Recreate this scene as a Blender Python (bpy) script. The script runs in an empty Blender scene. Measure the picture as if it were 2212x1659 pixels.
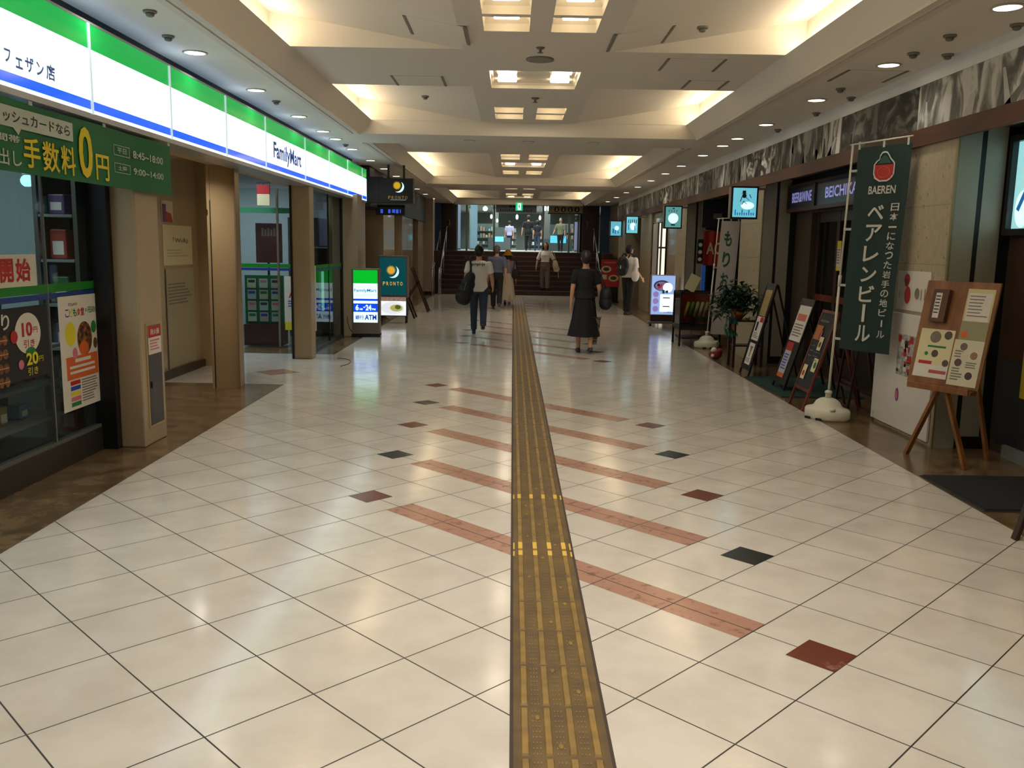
import bpy, bmesh, math, random
from mathutils import Vector, Matrix
RND = random.Random(11)
SC = bpy.context.scene
COL = SC.collection
PI = math.pi

# ------------------------------------------------------------------ camera
cam = bpy.data.objects.new('camera', bpy.data.cameras.new('camera'))
COL.objects.link(cam)
FPX, IMW, IMH, CAMH = 1900.0, 2212.0, 1659.0, 1.56
d = Vector(((1108 - IMW / 2) / FPX, (535 - IMH / 2) / FPX, 1)).normalized()     # where the corridor runs, in camera axes
u = Vector((1, 0.0175, 0)); u = (u - d * u.dot(d)).normalized()
dn = d.cross(u)
Rc = Matrix((u, d, -dn)).transposed()                                        # world -> camera (x right, y down, z forward)
ax, ay, az = Rc[0], Rc[1], Rc[2]
cam.matrix_world = Matrix(((ax[0], -ay[0], -az[0], 0), (ax[1], -ay[1], -az[1], 0), (ax[2], -ay[2], -az[2], CAMH), (0, 0, 0, 1)))
cam.data.sensor_width = 36.0
cam.data.lens = FPX / IMW * 36.0
cam.data.clip_end = 200
SC.camera = cam
# ------------------------------------------------------------------ world, exposure
w = bpy.data.worlds.new('world'); SC.world = w; w.use_nodes = True
w.node_tree.nodes['Background'].inputs[0].default_value = (1.0, 0.93, 0.82, 1)
w.node_tree.nodes['Background'].inputs[1].default_value = 0.03
SC.view_settings.view_transform = 'Standard'
SC.view_settings.look = 'None'
SC.view_settings.gamma = 1
SC.view_settings.use_curve_mapping = False
SC.view_settings.exposure = 0.0
SC.cycles.use_denoising = True
SC.cycles.max_bounces = 8
SC.cycles.transparent_max_bounces = 16
SC.cycles.sample_clamp_indirect = 6
# light levels
P_DOWN, P_FIX, E_COVE, E_SIGN, P_SHOP = 1.75, 3.0, 18.0, 1.5, 64.0
WARM = (1.0, 0.955, 0.89)
COOL = (0.72, 0.88, 1.0)

def area(name, loc, size, power, col, spread=2.4, size_y=None, rot=(0, 0, 0), shape=None):
    l = bpy.data.lights.new(name, 'AREA'); l.energy = power; l.color = col
    l.shape = shape or ('RECTANGLE' if size_y else 'DISK'); l.size = size
    if size_y: l.size_y = size_y
    l.spread = spread
    o = bpy.data.objects.new(name, l); COL.objects.link(o); o.location = loc; o.rotation_euler = rot
    return o

# ------------------------------------------------------------------ materials
def lin(c):
    f = lambda v: (v / 255 / 12.92) if v <= 10.3 else ((v / 255 + 0.055) / 1.055) ** 2.4
    return (f(c[0]), f(c[1]), f(c[2]), 1)
MATS = {}
def M(name, c, rough=0.5, metal=0.0, spec=0.5, emit=0.0, var=0.06, vs=9.0, bump=0.0, c2=None, coat=0.0, stretch=None):
    if name in MATS: return MATS[name]
    m = bpy.data.materials.new(name); m.use_nodes = True; nt = m.node_tree; N = nt.nodes; L = nt.links
    b = N['Principled BSDF']; c = lin(c)
    b.inputs['Roughness'].default_value = rough; b.inputs['Metallic'].default_value = metal
    b.inputs['Specular IOR Level'].default_value = spec; b.inputs['Coat Weight'].default_value = coat
    b.inputs['Base Color'].default_value = c
    if var or c2:
        tc = N.new('ShaderNodeTexCoord'); no = N.new('ShaderNodeTexNoise'); mx = N.new('ShaderNodeMix'); mx.data_type = 'RGBA'
        src = tc.outputs['Object']
        if stretch:
            mp = N.new('ShaderNodeMapping'); mp.inputs['Scale'].default_value = stretch; L.new(src, mp.inputs[0]); src = mp.outputs[0]
        L.new(src, no.inputs['Vector']); no.inputs['Scale'].default_value = vs; no.inputs['Detail'].default_value = 5
        a = tuple(x * (1 - var) for x in c[:3]) + (1,); z = lin(c2) if c2 else tuple(min(1, x * (1 + var)) for x in c[:3]) + (1,)
        mx.inputs[6].default_value = a; mx.inputs[7].default_value = z
        if c2:
            rp = N.new('ShaderNodeMapRange'); rp.inputs[1].default_value = .38; rp.inputs[2].default_value = .62
            L.new(no.outputs[0], rp.inputs[0]); L.new(rp.outputs[0], mx.inputs[0])
        else: L.new(no.outputs[0], mx.inputs[0])
        L.new(mx.outputs[2], b.inputs['Base Color'])
        if bump:
            bp = N.new('ShaderNodeBump'); bp.inputs['Strength'].default_value = bump; bp.inputs['Distance'].default_value = .01
            L.new(no.outputs[0], bp.inputs['Height']); L.new(bp.outputs[0], b.inputs['Normal'])
    if emit:
        b.inputs['Emission Color'].default_value = c; b.inputs['Emission Strength'].default_value = emit
    MATS[name] = m
    return m
def GLASS(name, tint, refl=0.9, rough=0.02, base=0.04, haze=None, hazeamt=0.0):
    """A thin pane: mostly clear, mirror-like at a slant, with a little body of its own."""
    if name in MATS: return MATS[name]
    m = bpy.data.materials.new(name); m.use_nodes = True; nt = m.node_tree; N = nt.nodes; L = nt.links
    N.remove(N['Principled BSDF'])
    tr = N.new('ShaderNodeBsdfTransparent'); tr.inputs[0].default_value = lin(tint)
    gl = N.new('ShaderNodeBsdfGlossy'); gl.inputs[0].default_value = (refl, refl, refl, 1); gl.inputs['Roughness'].default_value = rough
    lw_ = N.new('ShaderNodeLayerWeight'); lw_.inputs[0].default_value = .5
    pw_ = N.new('ShaderNodeMath'); pw_.operation = 'POWER'; pw_.inputs[1].default_value = 5; L.new(lw_.outputs['Facing'], pw_.inputs[0])
    fr = N.new('ShaderNodeMath'); fr.operation = 'MULTIPLY_ADD'; fr.inputs[1].default_value = .9; fr.inputs[2].default_value = .04; L.new(pw_.outputs[0], fr.inputs[0])
    mx = N.new('ShaderNodeMixShader'); L.new(fr.outputs[0], mx.inputs[0])
    first = tr.outputs[0]
    if haze:
        df = N.new('ShaderNodeBsdfDiffuse'); df.inputs[0].default_value = lin(haze); m2 = N.new('ShaderNodeMixShader'); m2.inputs[0].default_value = hazeamt
        L.new(tr.outputs[0], m2.inputs[1]); L.new(df.outputs[0], m2.inputs[2]); first = m2.outputs[0]
    L.new(first, mx.inputs[1]); L.new(gl.outputs[0], mx.inputs[2])
    L.new(mx.outputs[0], N['Material Output'].inputs[0])
    MATS[name] = m
    return m
TU, PU, TV, PV = 0.4023, -0.046, 0.3974, 0.130     # the diagonal tile lattice
def floor_mat(name, c, c2, rough, vs, amt, grout=(40, 33, 24), ph=0, tiles=True, contrast=(.4, .62), gw=0.0029):
    m = bpy.data.materials.new(name); m.use_nodes = True; nt = m.node_tree; N = nt.nodes; L = nt.links; b = N['Principled BSDF']
    def math_(op, a, bb=None):
        n = N.new('ShaderNodeMath'); n.operation = op
        for i, v in enumerate((a, bb)):
            if v is None: continue
            if isinstance(v, (int, float)): n.inputs[i].default_value = v
            else: L.new(v, n.inputs[i])
        return n.outputs[0]
    g = N.new('ShaderNodeNewGeometry'); sx = N.new('ShaderNodeSeparateXYZ'); L.new(g.outputs['Position'], sx.inputs[0])
    X, Y = sx.outputs[0], sx.outputs[1]
    no = N.new('ShaderNodeTexNoise'); no.inputs['Scale'].default_value = vs; no.inputs['Detail'].default_value = 6; no.inputs['Roughness'].default_value = .6
    L.new(g.outputs['Position'], no.inputs['Vector'])
    rp = N.new('ShaderNodeMapRange'); rp.inputs[1].default_value = contrast[0]; rp.inputs[2].default_value = contrast[1]; rp.inputs[4].default_value = amt
    L.new(no.outputs[0], rp.inputs[0])
    mx = N.new('ShaderNodeMix'); mx.data_type = 'RGBA'; mx.inputs[6].default_value = lin(c); mx.inputs[7].default_value = lin(c2); L.new(rp.outputs[0], mx.inputs[0])
    col = mx.outputs[2]
    if tiles:
        s = 2 ** -.5
        U = math_('DIVIDE', math_('SUBTRACT', math_('MULTIPLY', math_('ADD', X, Y), s), PU), TU)
        V = math_('DIVIDE', math_('SUBTRACT', math_('MULTIPLY', math_('SUBTRACT', Y, X), s), PV), TV)
        wn = N.new('ShaderNodeTexWhiteNoise'); wn.noise_dimensions = '2D'; cb = N.new('ShaderNodeCombineXYZ')
        L.new(math_('FLOOR', U), cb.inputs[0]); L.new(math_('FLOOR', V), cb.inputs[1]); L.new(cb.outputs[0], wn.inputs['Vector'])
        hs = N.new('ShaderNodeHueSaturation'); L.new(math_('ADD', math_('MULTIPLY', wn.outputs[0], .07), .965), hs.inputs['Value']); L.new(col, hs.inputs['Color']); col = hs.outputs[0]
        du = math_('MULTIPLY', math_('PINGPONG', U, .5), TU); dv = math_('MULTIPLY', math_('PINGPONG', V, .5), TV)
        mask = math_('LESS_THAN', math_('MINIMUM', du, dv), gw)
        m2 = N.new('ShaderNodeMix'); m2.data_type = 'RGBA'; L.new(mask, m2.inputs[0]); L.new(col, m2.inputs[6]); m2.inputs[7].default_value = lin(grout); col = m2.outputs[2]
        L.new(math_('ADD', math_('MULTIPLY', mask, .5), math_('ADD', math_('MULTIPLY', no.outputs[0], .08), rough - .04)), b.inputs['Roughness'])
    else: b.inputs['Roughness'].default_value = rough
    b.inputs['IOR'].default_value = 1.58
    L.new(col, b.inputs['Base Color'])
    return m

# ------------------------------------------------------------------ mesh building
TXT = {}
def text_mesh(s, bold=0.0):
    if (s, bold) in TXT: return TXT[s, bold]
    cu = bpy.data.curves.new('t', 'FONT'); cu.body = s; cu.offset = bold; cu.resolution_u = 3
    o = bpy.data.objects.new('t', cu); COL.objects.link(o)
    me = bpy.data.meshes.new_from_object(o.evaluated_get(bpy.context.evaluated_depsgraph_get()))
    vs = [v.co.to_2d() for v in me.vertices]; fs = [tuple(p.vertices) for p in me.polygons]
    bpy.data.objects.remove(o); bpy.data.curves.remove(cu); bpy.data.meshes.remove(me)
    x0, x1 = min(v.x for v in vs), max(v.x for v in vs); y0, y1 = min(v.y for v in vs), max(v.y for v in vs)
    TXT[s, bold] = ([((v.x - x0) / max(x1 - x0, 1e-6), (v.y - y0) / max(y1 - y0, 1e-6)) for v in vs], fs, (x1 - x0) / max(y1 - y0, 1e-6))
    return TXT[s, bold]

class B:
    def __init__(self): self.bm = bmesh.new(); self.mats = []
    def mi(self, m):
        if m not in self.mats: self.mats.append(m)
        return self.mats.index(m)
    def faces(self, vs, fs, m, smooth=False):
        i = self.mi(m); vv = [self.bm.verts.new(v) for v in vs]
        for f in fs:
            try: ff = self.bm.faces.new([vv[k] for k in f]); ff.material_index = i; ff.smooth = smooth
            except ValueError: pass
        return vv
    def quad(self, a, b, c, d, m): self.faces([a, b, c, d], [(0, 1, 2, 3)], m)
    def box(self, x0, x1, y0, y1, z0, z1, m, bev=0.0, T=None):
        v = [(x, y, z) for z in (z0, z1) for y in (y0, y1) for x in (x0, x1)]
        f = [(0, 2, 3, 1), (4, 5, 7, 6), (0, 1, 5, 4), (2, 6, 7, 3), (0, 4, 6, 2), (1, 3, 7, 5)]
        if bev:
            t = bmesh.new(); vv = [t.verts.new(p) for p in v]
            for q in f: t.faces.new([vv[k] for k in q])
            bmesh.ops.bevel(t, geom=t.edges[:], offset=bev, segments=2, affect='EDGES', profile=.5)
            t.verts.index_update(); v = [tuple(p.co) for p in t.verts]; f = [tuple(p.index for p in q.verts) for q in t.faces]; t.free()
        if T: v = [tuple(T @ Vector(p)) for p in v]
        self.faces(v, f, m)
    def bar(self, p0, p1, w, t, m, up=(0, 0, 1), bev=0.0):
        """A rectangular bar from p0 to p1, w wide across, t thick along up."""
        p0, p1 = Vector(p0), Vector(p1); z = (p1 - p0); L = z.length; z.normalize()
        x = Vector(up).cross(z)
        if x.length < 1e-4: x = Vector((1, 0, 0)).cross(z)
        x.normalize(); y = z.cross(x)
        T = Matrix((( x.x, y.x, z.x, p0.x), (x.y, y.y, z.y, p0.y), (x.z, y.z, z.z, p0.z), (0, 0, 0, 1)))
        self.box(-w / 2, w / 2, -t / 2, t / 2, 0, L, m, bev, T)
    def cyl(self, p0, p1, r0, r1, m, seg=14, caps=True):
        p0, p1 = Vector(p0), Vector(p1); z = (p1 - p0).normalized(); x = z.orthogonal().normalized(); y = z.cross(x)
        v = []
        for p, r in ((p0, r0), (p1, r1)):
            for k in range(seg): a = 2 * PI * k / seg; v.append(tuple(p + x * math.cos(a) * r + y * math.sin(a) * r))
        f = [(k, (k + 1) % seg, seg + (k + 1) % seg, seg + k) for k in range(seg)]
        i = self.mi(m); vv = [self.bm.verts.new(q) for q in v]
        for q in f: ff = self.bm.faces.new([vv[k] for k in q]); ff.material_index = i; ff.smooth = True
        if caps:
            for ring in (range(seg - 1, -1, -1), range(seg, 2 * seg)):
                ff = self.bm.faces.new([vv[k] for k in ring]); ff.material_index = i
    def tube(self, pts, r, m, seg=8):
        for a, b in zip(pts[:-1], pts[1:]): self.cyl(a, b, r, r, m, seg)
    def lathe(self, prof, m, c=(0, 0, 0), seg=20, sx=1, sy=1):
        v = []; n = len(prof)
        for (r, z) in prof:
            for k in range(seg): a = 2 * PI * k / seg; v.append((c[0] + r * math.cos(a) * sx, c[1] + r * math.sin(a) * sy, c[2] + z))
        f = [(j * seg + k, j * seg + (k + 1) % seg, (j + 1) * seg + (k + 1) % seg, (j + 1) * seg + k) for j in range(n - 1) for k in range(seg)]
        f += [tuple(range(seg - 1, -1, -1)), tuple((n - 1) * seg + k for k in range(seg))]
        self.faces(v, f, m, True)
    def ball(self, c, rx, ry, rz, m, seg=12):
        prof = [(math.sin(PI * k / (seg // 2 + 1)), -math.cos(PI * k / (seg // 2 + 1))) for k in range(1, seg // 2 + 1)]
        v = [(c[0] + r * math.cos(2 * PI * k / seg) * rx, c[1] + r * math.sin(2 * PI * k / seg) * ry, c[2] + z * rz) for r, z in prof for k in range(seg)]
        n = len(prof); f = [(j * seg + k, j * seg + (k + 1) % seg, (j + 1) * seg + (k + 1) % seg, (j + 1) * seg + k) for j in range(n - 1) for k in range(seg)]
        f += [tuple(range(seg - 1, -1, -1)), tuple((n - 1) * seg + k for k in range(seg))]
        self.faces(v, f, m, True)
    # ---- print on an upright face: local x to the right, z up, the face looks along -y
    def rect(self, x0, x1, z0, z1, m, y=-.001): self.faces([(x0, y, z0), (x1, y, z0), (x1, y, z1), (x0, y, z1)], [(0, 1, 2, 3)], m)
    def poly(self, pts, m, y=-.001): self.faces([(x, y, z) for x, z in pts], [tuple(range(len(pts)))], m)
    def disc(self, x, z, r, m, y=-.0012, rz=None, seg=28):
        rz = rz or r; self.faces([(x + r * math.cos(2 * PI * k / seg), y, z + rz * math.sin(2 * PI * k / seg)) for k in range(seg)], [tuple(range(seg))], m)
    def ring(self, x, z, r, t, m, y=-.0014, rz=None, seg=28):
        rz = rz or r; k2 = 1 - t
        v = [(x + r * s * math.cos(2 * PI * k / seg), y, z + rz * s * math.sin(2 * PI * k / seg)) for s in (1, k2) for k in range(seg)]
        self.faces(v, [(k, (k + 1) % seg, seg + (k + 1) % seg, seg + k) for k in range(seg)], m)
    def text(self, s, x0, x1, z0, z1, m, y=-.002, bold=0.0, keep=False):
        """Lettering that fills the box x0..x1, z0..z1."""
        vs, fs, asp = text_mesh(s, bold)
        if keep:
            wdt = min(x1 - x0, asp * (z1 - z0)); c = (x0 + x1) / 2; x0, x1 = c - wdt / 2, c + wdt / 2
        self.faces([(x0 + a * (x1 - x0), y, z0 + b * (z1 - z0)) for a, b in vs], fs, m)
    def lines(self, x0, x1, z0, z1, n, m, y=-.0015, fill=.45, ragged=.35, seed=0):
        """Rows of small print too fine to read in the photograph."""
        r = random.Random(seed); st = (z1 - z0) / n
        for k in range(n): self.rect(x0, x1 - (x1 - x0) * ragged * r.random(), z1 - st * (k + fill), z1 - st * k, m, y)
    def build(self, name, parent=None, loc=None, rot=None, bev=0.0, label=None):
        me = bpy.data.meshes.new(name); bmesh.ops.recalc_face_normals(self.bm, faces=self.bm.faces[:]) if False else None
        self.bm.to_mesh(me); self.bm.free()
        for m in self.mats: me.materials.append(m)
        o = bpy.data.objects.new(name, me); COL.objects.link(o)
        if parent: o.parent = parent
        if loc: o.location = loc
        if rot: o.rotation_euler = rot
        if bev:
            b = o.modifiers.new('b', 'BEVEL'); b.width = bev; b.segments = 2; b.limit_method = 'ANGLE'
        if label: o['label'] = label
        return o
def tag(o, label, cat, group=None, kind=None):
    o['label'] = label; o['category'] = cat
    if group: o['group'] = group
    if kind: o['kind'] = kind
    return o
def thing(name, label, cat, loc, rz=0.0, group=None):
    o = bpy.data.objects.new(name, None); COL.objects.link(o); o.empty_display_size = .1
    o.location = loc; o.rotation_euler = (0, 0, rz)
    return tag(o, label, cat, group)
def struct(b, name, **k):
    o = b.build(name, **k); o['kind'] = 'structure'; return o
def dup(root, loc, rz, label):
    r = root.copy(); COL.objects.link(r); r.location = loc; r.rotation_euler = (0, 0, rz); r['label'] = label
    for ch in root.children:
        c = ch.copy(); COL.objects.link(c); c.parent = r
        for g in ch.children:
            e = g.copy(); COL.objects.link(e); e.parent = c
    return r
LEFT, RIGHT = PI / 2, -PI / 2        # turn a face towards the corridor from the left wall / from the right wall
ORD = ['first', 'second', 'third', 'fourth', 'fifth', 'sixth', 'seventh', 'eighth', 'ninth', 'tenth', 'eleventh', 'twelfth', 'thirteenth', 'fourteenth', 'fifteenth', 'sixteenth']
XC = 0.19                            # the corridor's middle line

# palette
white = M('paper_white', (214, 208, 196), .7); cream = M('paper_cream', (214, 204, 160), .7); black = M('black_matte', (14, 13, 13), .5)
ink = M('ink_dark', (40, 36, 34), .7); grey_ink = M('ink_grey', (120, 112, 104), .7); red = M('print_red', (176, 30, 30), .55)
orange = M('print_orange', (206, 96, 36), .6); yellow = M('print_yellow', (220, 205, 40), .6); green = M('print_green', (30, 120, 60), .6)
blue = M('print_blue', (40, 70, 170), .6); pink = M('print_pink', (205, 110, 130), .6); brownp = M('print_brown', (92, 58, 40), .6)
steel = M('brushed_steel', (150, 145, 140), .32, metal=.9); darkmetal = M('dark_metal', (40, 38, 38), .4, metal=.6)
beige = M('beige_panel', (164, 146, 118), .22, var=.1, vs=1.5, coat=.2); travert = M('travertine', (180, 168, 140), .42, c2=(164, 150, 122), vs=26, stretch=(1, 1, .5), var=.08, bump=.12)
wood = M('reddish_wood', (120, 48, 26), .4, c2=(84, 32, 18), vs=10, stretch=(1, 1, .15)); oak = M('oak_wood', (150, 98, 50), .45, c2=(118, 72, 34), vs=12, stretch=(1, 1, .12))
darkwood = M('dark_wood', (62, 38, 27), .38, c2=(42, 25, 18), vs=9, stretch=(1, 1, .15)); plastic_white = M('white_plastic', (214, 208, 188), .4)
plaster = M('ceiling_paint', (218, 210, 198), .85, var=.02, vs=2)
def sempty(name, loc=(0, 0, 0), rz=0.0):
    o = bpy.data.objects.new(name, None); COL.objects.link(o); o.location = loc; o.rotation_euler = (0, 0, rz); o['kind'] = 'structure'; return o
# ------------------------------------------------------------------ floor
tile = floor_mat('floor_tile', (206, 199, 186), (190, 181, 166), .13, 3.0, .6)
stone = floor_mat('floor_border_stone', (122, 100, 72), (84, 67, 47), .22, 6.0, 1.0, gw=0.0)
bar_m = floor_mat('floor_pink_marble', (168, 126, 106), (132, 94, 78), .2, 16.0, .8, contrast=(.54, .66))
red_m = floor_mat('floor_red_marble', (102, 50, 32), (150, 110, 92), .2, 4.0, .7, contrast=(.62, .67), gw=0.0)
blk_m = floor_mat('floor_black_granite', (34, 36, 34), (52, 54, 52), .2, 30.0, .6, gw=0.0)
b = B()
BL, BR = -2.54, 2.91
b.quad((BL, -4, 0), (BR, -4, 0), (BR, 34, 0), (BL, 34, 0), tile)
for y0, y1 in ((-4, 9.75), (12.55, 34)): b.quad((-6.5, y0, 0), (BL, y0, 0), (BL, y1, 0), (-6.5, y1, 0), stone)
b.quad((-6.5, 9.75, 0), (BL, 9.75, 0), (BL, 12.55, 0), (-6.5, 12.55, 0), tile)
b.quad((BR, -4, 0), (6.5, -4, 0), (6.5, 34, 0), (BR, 34, 0), stone)
def uv(uu, vv): return ((uu - vv) * 2 ** -.5, (uu + vv) * 2 ** -.5)
def inlay(u0, u1, v0, v1, m, z=.0005):
    b.faces([uv(p, q) + (z,) for p, q in ((u0, v0), (u1, v0), (u1, v1), (u0, v1))], [(0, 1, 2, 3)], m)
for k in (0, 1, 2, 3, 4, 8, 9, 10, 11, 12, 16, 17, 18, 19, 20):                     # pink bars on every other joint, a small square beyond each end
    uc = PU + TU * (8 + 2 * k)
    vr = PV + TV * round((uc - 1.41 - PV) / TV)                 # the joint nearest each bar's right end
    va = vr if abs(uc - 1.41 - vr) < .3 else vr
    inlay(uc - .1, uc + .1, va, va + 6 * TV, bar_m)
    m = blk_m if k % 2 else red_m
    inlay(uc - .1, uc + .1, va - TV, va - TV + .2, m)
    inlay(uc - .1, uc + .1, va + 7 * TV - .2, va + 7 * TV, m)
cx, cy = -2.87, 10.7
inlay((cx + cy) * .7071 - .2, (cx + cy) * .7071 + .2, (cy - cx) * .7071 - .2, (cy - cx) * .7071 + .2, bar_m)
floor = struct(b, 'floor')
# tactile strip for the blind, glued on the tiles
tac = M('tactile_base', (104, 80, 34), .6, c2=(82, 62, 28), vs=7, var=.1); tac_bar = M('tactile_bar', (146, 114, 48), .55, c2=(118, 92, 40), vs=14); tac_bright = M('tactile_bar_bright', (216, 176, 70), .5)
tac_edge = M('tactile_edge', (62, 50, 40), .8)
b = B(); X0, X1, BLK = 0.028, 0.331, 0.3032
b.box(X0 - .012, X1 + .012, -1.0, 28.6, .0006, .002, tac_edge)
b.box(X0, X1, -1.0, 28.6, .001, .006, tac)
y = 2.505 - 12 * BLK
while y < 28.5:
    has_bright = any(y < q < y + BLK for q in (4.33, 5.3, 5.55))
    for k in range(4):
        xc = X0 + .038 + k * .0755
        p = [(xc - .0135, y + .009), (xc + .0135, y + .009), (xc + .0135, y + BLK - .009), (xc - .0135, y + BLK - .009)]
        q = [(xc - .0095, y + .014), (xc + .0095, y + .014), (xc + .0095, y + BLK - .014), (xc - .0095, y + BLK - .014)]
        if y < 8:
            for gx in range(3):                     # the diamond-pattern grip studs between the bars
                for gy in range(9):
                    sx, sy = xc + .027 + gx * .011, y + .02 + gy * .032
                    if k < 3: b.box(sx - .0018, sx + .0018, sy - .005, sy + .005, .006, .0072, tac_bar)
        b.faces([(a, c, .006) for a, c in p] + [(a, c, .0115) for a, c in q], [(0, 1, 5, 4), (1, 2, 6, 5), (2, 3, 7, 6), (3, 0, 4, 7), (4, 5, 6, 7)], tac_bar)
    y += BLK
for y0, y1 in ((4.30, 4.37), (4.40, 4.50), (5.33, 5.42)):      # short bright yellow pieces laid over the bars and edges
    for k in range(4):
        xc = X0 + .038 + k * .0755; b.box(xc - .011, xc + .011, y0, y1, .0105, .0125, tac_bright)
    for xc in (X0 + .004, X1 - .004): b.box(xc - .004, xc + .004, y0, y1, .005, .0075, tac_bright)
for k in range(26):                        # flattened blobs stuck between the bars
    yy = 2.3 + k * .19 + RND.random() * .1; xx = X0 + .076 + RND.choice((0, 1, 2)) * .0755 + RND.uniform(-.008, .008)
    b.ball((xx, yy, .006), .011, .017, .005, tac_bar, 8)
struct(b, 'floor_tactile_strip')

# ------------------------------------------------------------------ ceiling
KS = 1.108                          # ceiling heights and plan, scaled from one survey
ZS, ZC = 1.56 + 1.39 * KS, 1.56 + 1.56 * KS
b = B(); cm = plaster
def cq(x0, x1, y0, y1, z): b.quad((x0, y0, z), (x0, y1, z), (x1, y1, z), (x1, y0, z), cm)
W2, W1 = 2.12 * KS, 1.98 * KS
YE = 33.2
cq(-6.5, XC - W2, -4, YE, ZS); cq(XC + W2, 6.5, -4, YE, ZS)
TRAYS = [(-4.0, 12.69), (13.8, 22.4), (23.7, 32.4)]
WEDGES = [(-3.9, .9), (2.9, 8.15), (9.97, 12.68), (16.84, 22.37), (27.7, 31.9)]
for y0, y1 in ((12.69, 13.8), (22.4, 23.7), (32.4, YE)): cq(XC - W2, XC + W2, y0, y1, ZS)
XH0, XH1 = XC - .40, XC + .40
FIX = []      # openings: (x0, x1, y0, y1, kind)
for y in (0.3, 0.8, 2.4, 4.0, 4.5, 6.49, 7.02, 11.37, 11.93, 16.95, 17.5, 20.5, 21.0, 26.4, 29.0, 29.55):
    for s in (-1, 1): FIX.append((XC + s * .27 - .183, XC + s * .27 + .183, y, y + .45, 'single'))
for y in (1.3, 9.08, 18.6, 30.6): FIX.append((XC - .455, XC + .455, y, y + .96, 'quad'))
for y0, y1 in TRAYS:
    for yy, s in ((y0, 1), (y1, -1)):
        b.quad((XC - W2, yy, ZS), (XC + W2, yy, ZS), (XC + W1, yy, ZC), (XC - W1, yy, ZC), cm)
    for s in (-1, 1): b.quad((XC + s * W2, y0, ZS), (XC + s * W2, y1, ZS), (XC + s * W1, y1, ZC), (XC + s * W1, y0, ZC), cm)
    fx = [f for f in FIX if y0 < f[2] < y1]
    xs = sorted({XC - .66, XC + .66} | {f[0] for f in fx} | {f[1] for f in fx}); ys = sorted({y0, y1} | {f[2] for f in fx} | {f[3] for f in fx})
    for i in range(len(xs) - 1):
        for j in range(len(ys) - 1):
            mx_, my_ = (xs[i] + xs[i + 1]) / 2, (ys[j] + ys[j + 1]) / 2
            if not any(f[0] < mx_ < f[1] and f[2] < my_ < f[3] for f in fx): cq(xs[i], xs[i + 1], ys[j], ys[j + 1], ZC)
    wd = [q for q in WEDGES if y0 <= q[0] < y1]
    cuts = [y0] + [v for q in wd for v in q] + [y1]
    for s in (-1, 1):
        xa, xb, xo = XC + s * .66, XC + s * W1, XC + s * (W2 + .02)
        for i in range(0, len(cuts), 2): cq(min(xa, xb), max(xa, xb), cuts[i], cuts[i + 1], ZC)
        for ya, yb in wd:
            zt = ZC + .29
            b.quad((xa, ya, ZC), (xa, yb, ZC), (xo, yb, zt), (xo, ya, zt), cm)
            for yy in (ya, yb): b.faces([(xa, yy, ZC), (xo, yy, ZC), (xo, yy, zt)], [(0, 1, 2)], cm)
            b.quad((xo, ya, ZC), (xo, yb, ZC), (xo, yb, zt), (xo, ya, zt), cm)
            b.quad((xb, ya, ZC + .001), (xb, yb, ZC + .001), (xo, yb, ZC + .001), (xo, ya, ZC + .001), cm)
struct(b, 'ceiling')
trimm = M('ceiling_trim', (206, 196, 182), .7)
for n, s in ((1, -1), (2, 1)):
    b = B()
    for y0, y1 in TRAYS:
        xa, xb = sorted((XC + s * W2, XC + s * (W2 + .05))); b.box(xa, xb, y0, y1, ZS - .018, ZS, trimm)
        xa, xb = sorted((XC + s * (W2 + .10), XC + s * (W2 + .16))); b.box(xa, xb, y0, y1, ZS - .01, ZS, trimm)
    struct(b, 'trim_%d' % n)
# cove strips hidden behind the lips
cove_m = M('cove_tube', (255, 240, 208), emit=E_COVE, var=0)
NAMES = ['nearest', 'second', 'third', 'fourth', 'fifth']
for i, (ya, yb) in enumerate(WEDGES):
    for s, side in ((-1, 'left'), (1, 'right')):
        b = B(); x = XC + s * 2.085 * KS; b.box(x - .02, x + .02, ya + .06, yb - .06, ZC + .004, ZC + .045, cove_m)
        tag(b.build('cove_light'), '%s warm strip light in the %s-hand ceiling cove counted from the camera' % (NAMES[i], side), 'light', 'cove strip lights')
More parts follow.
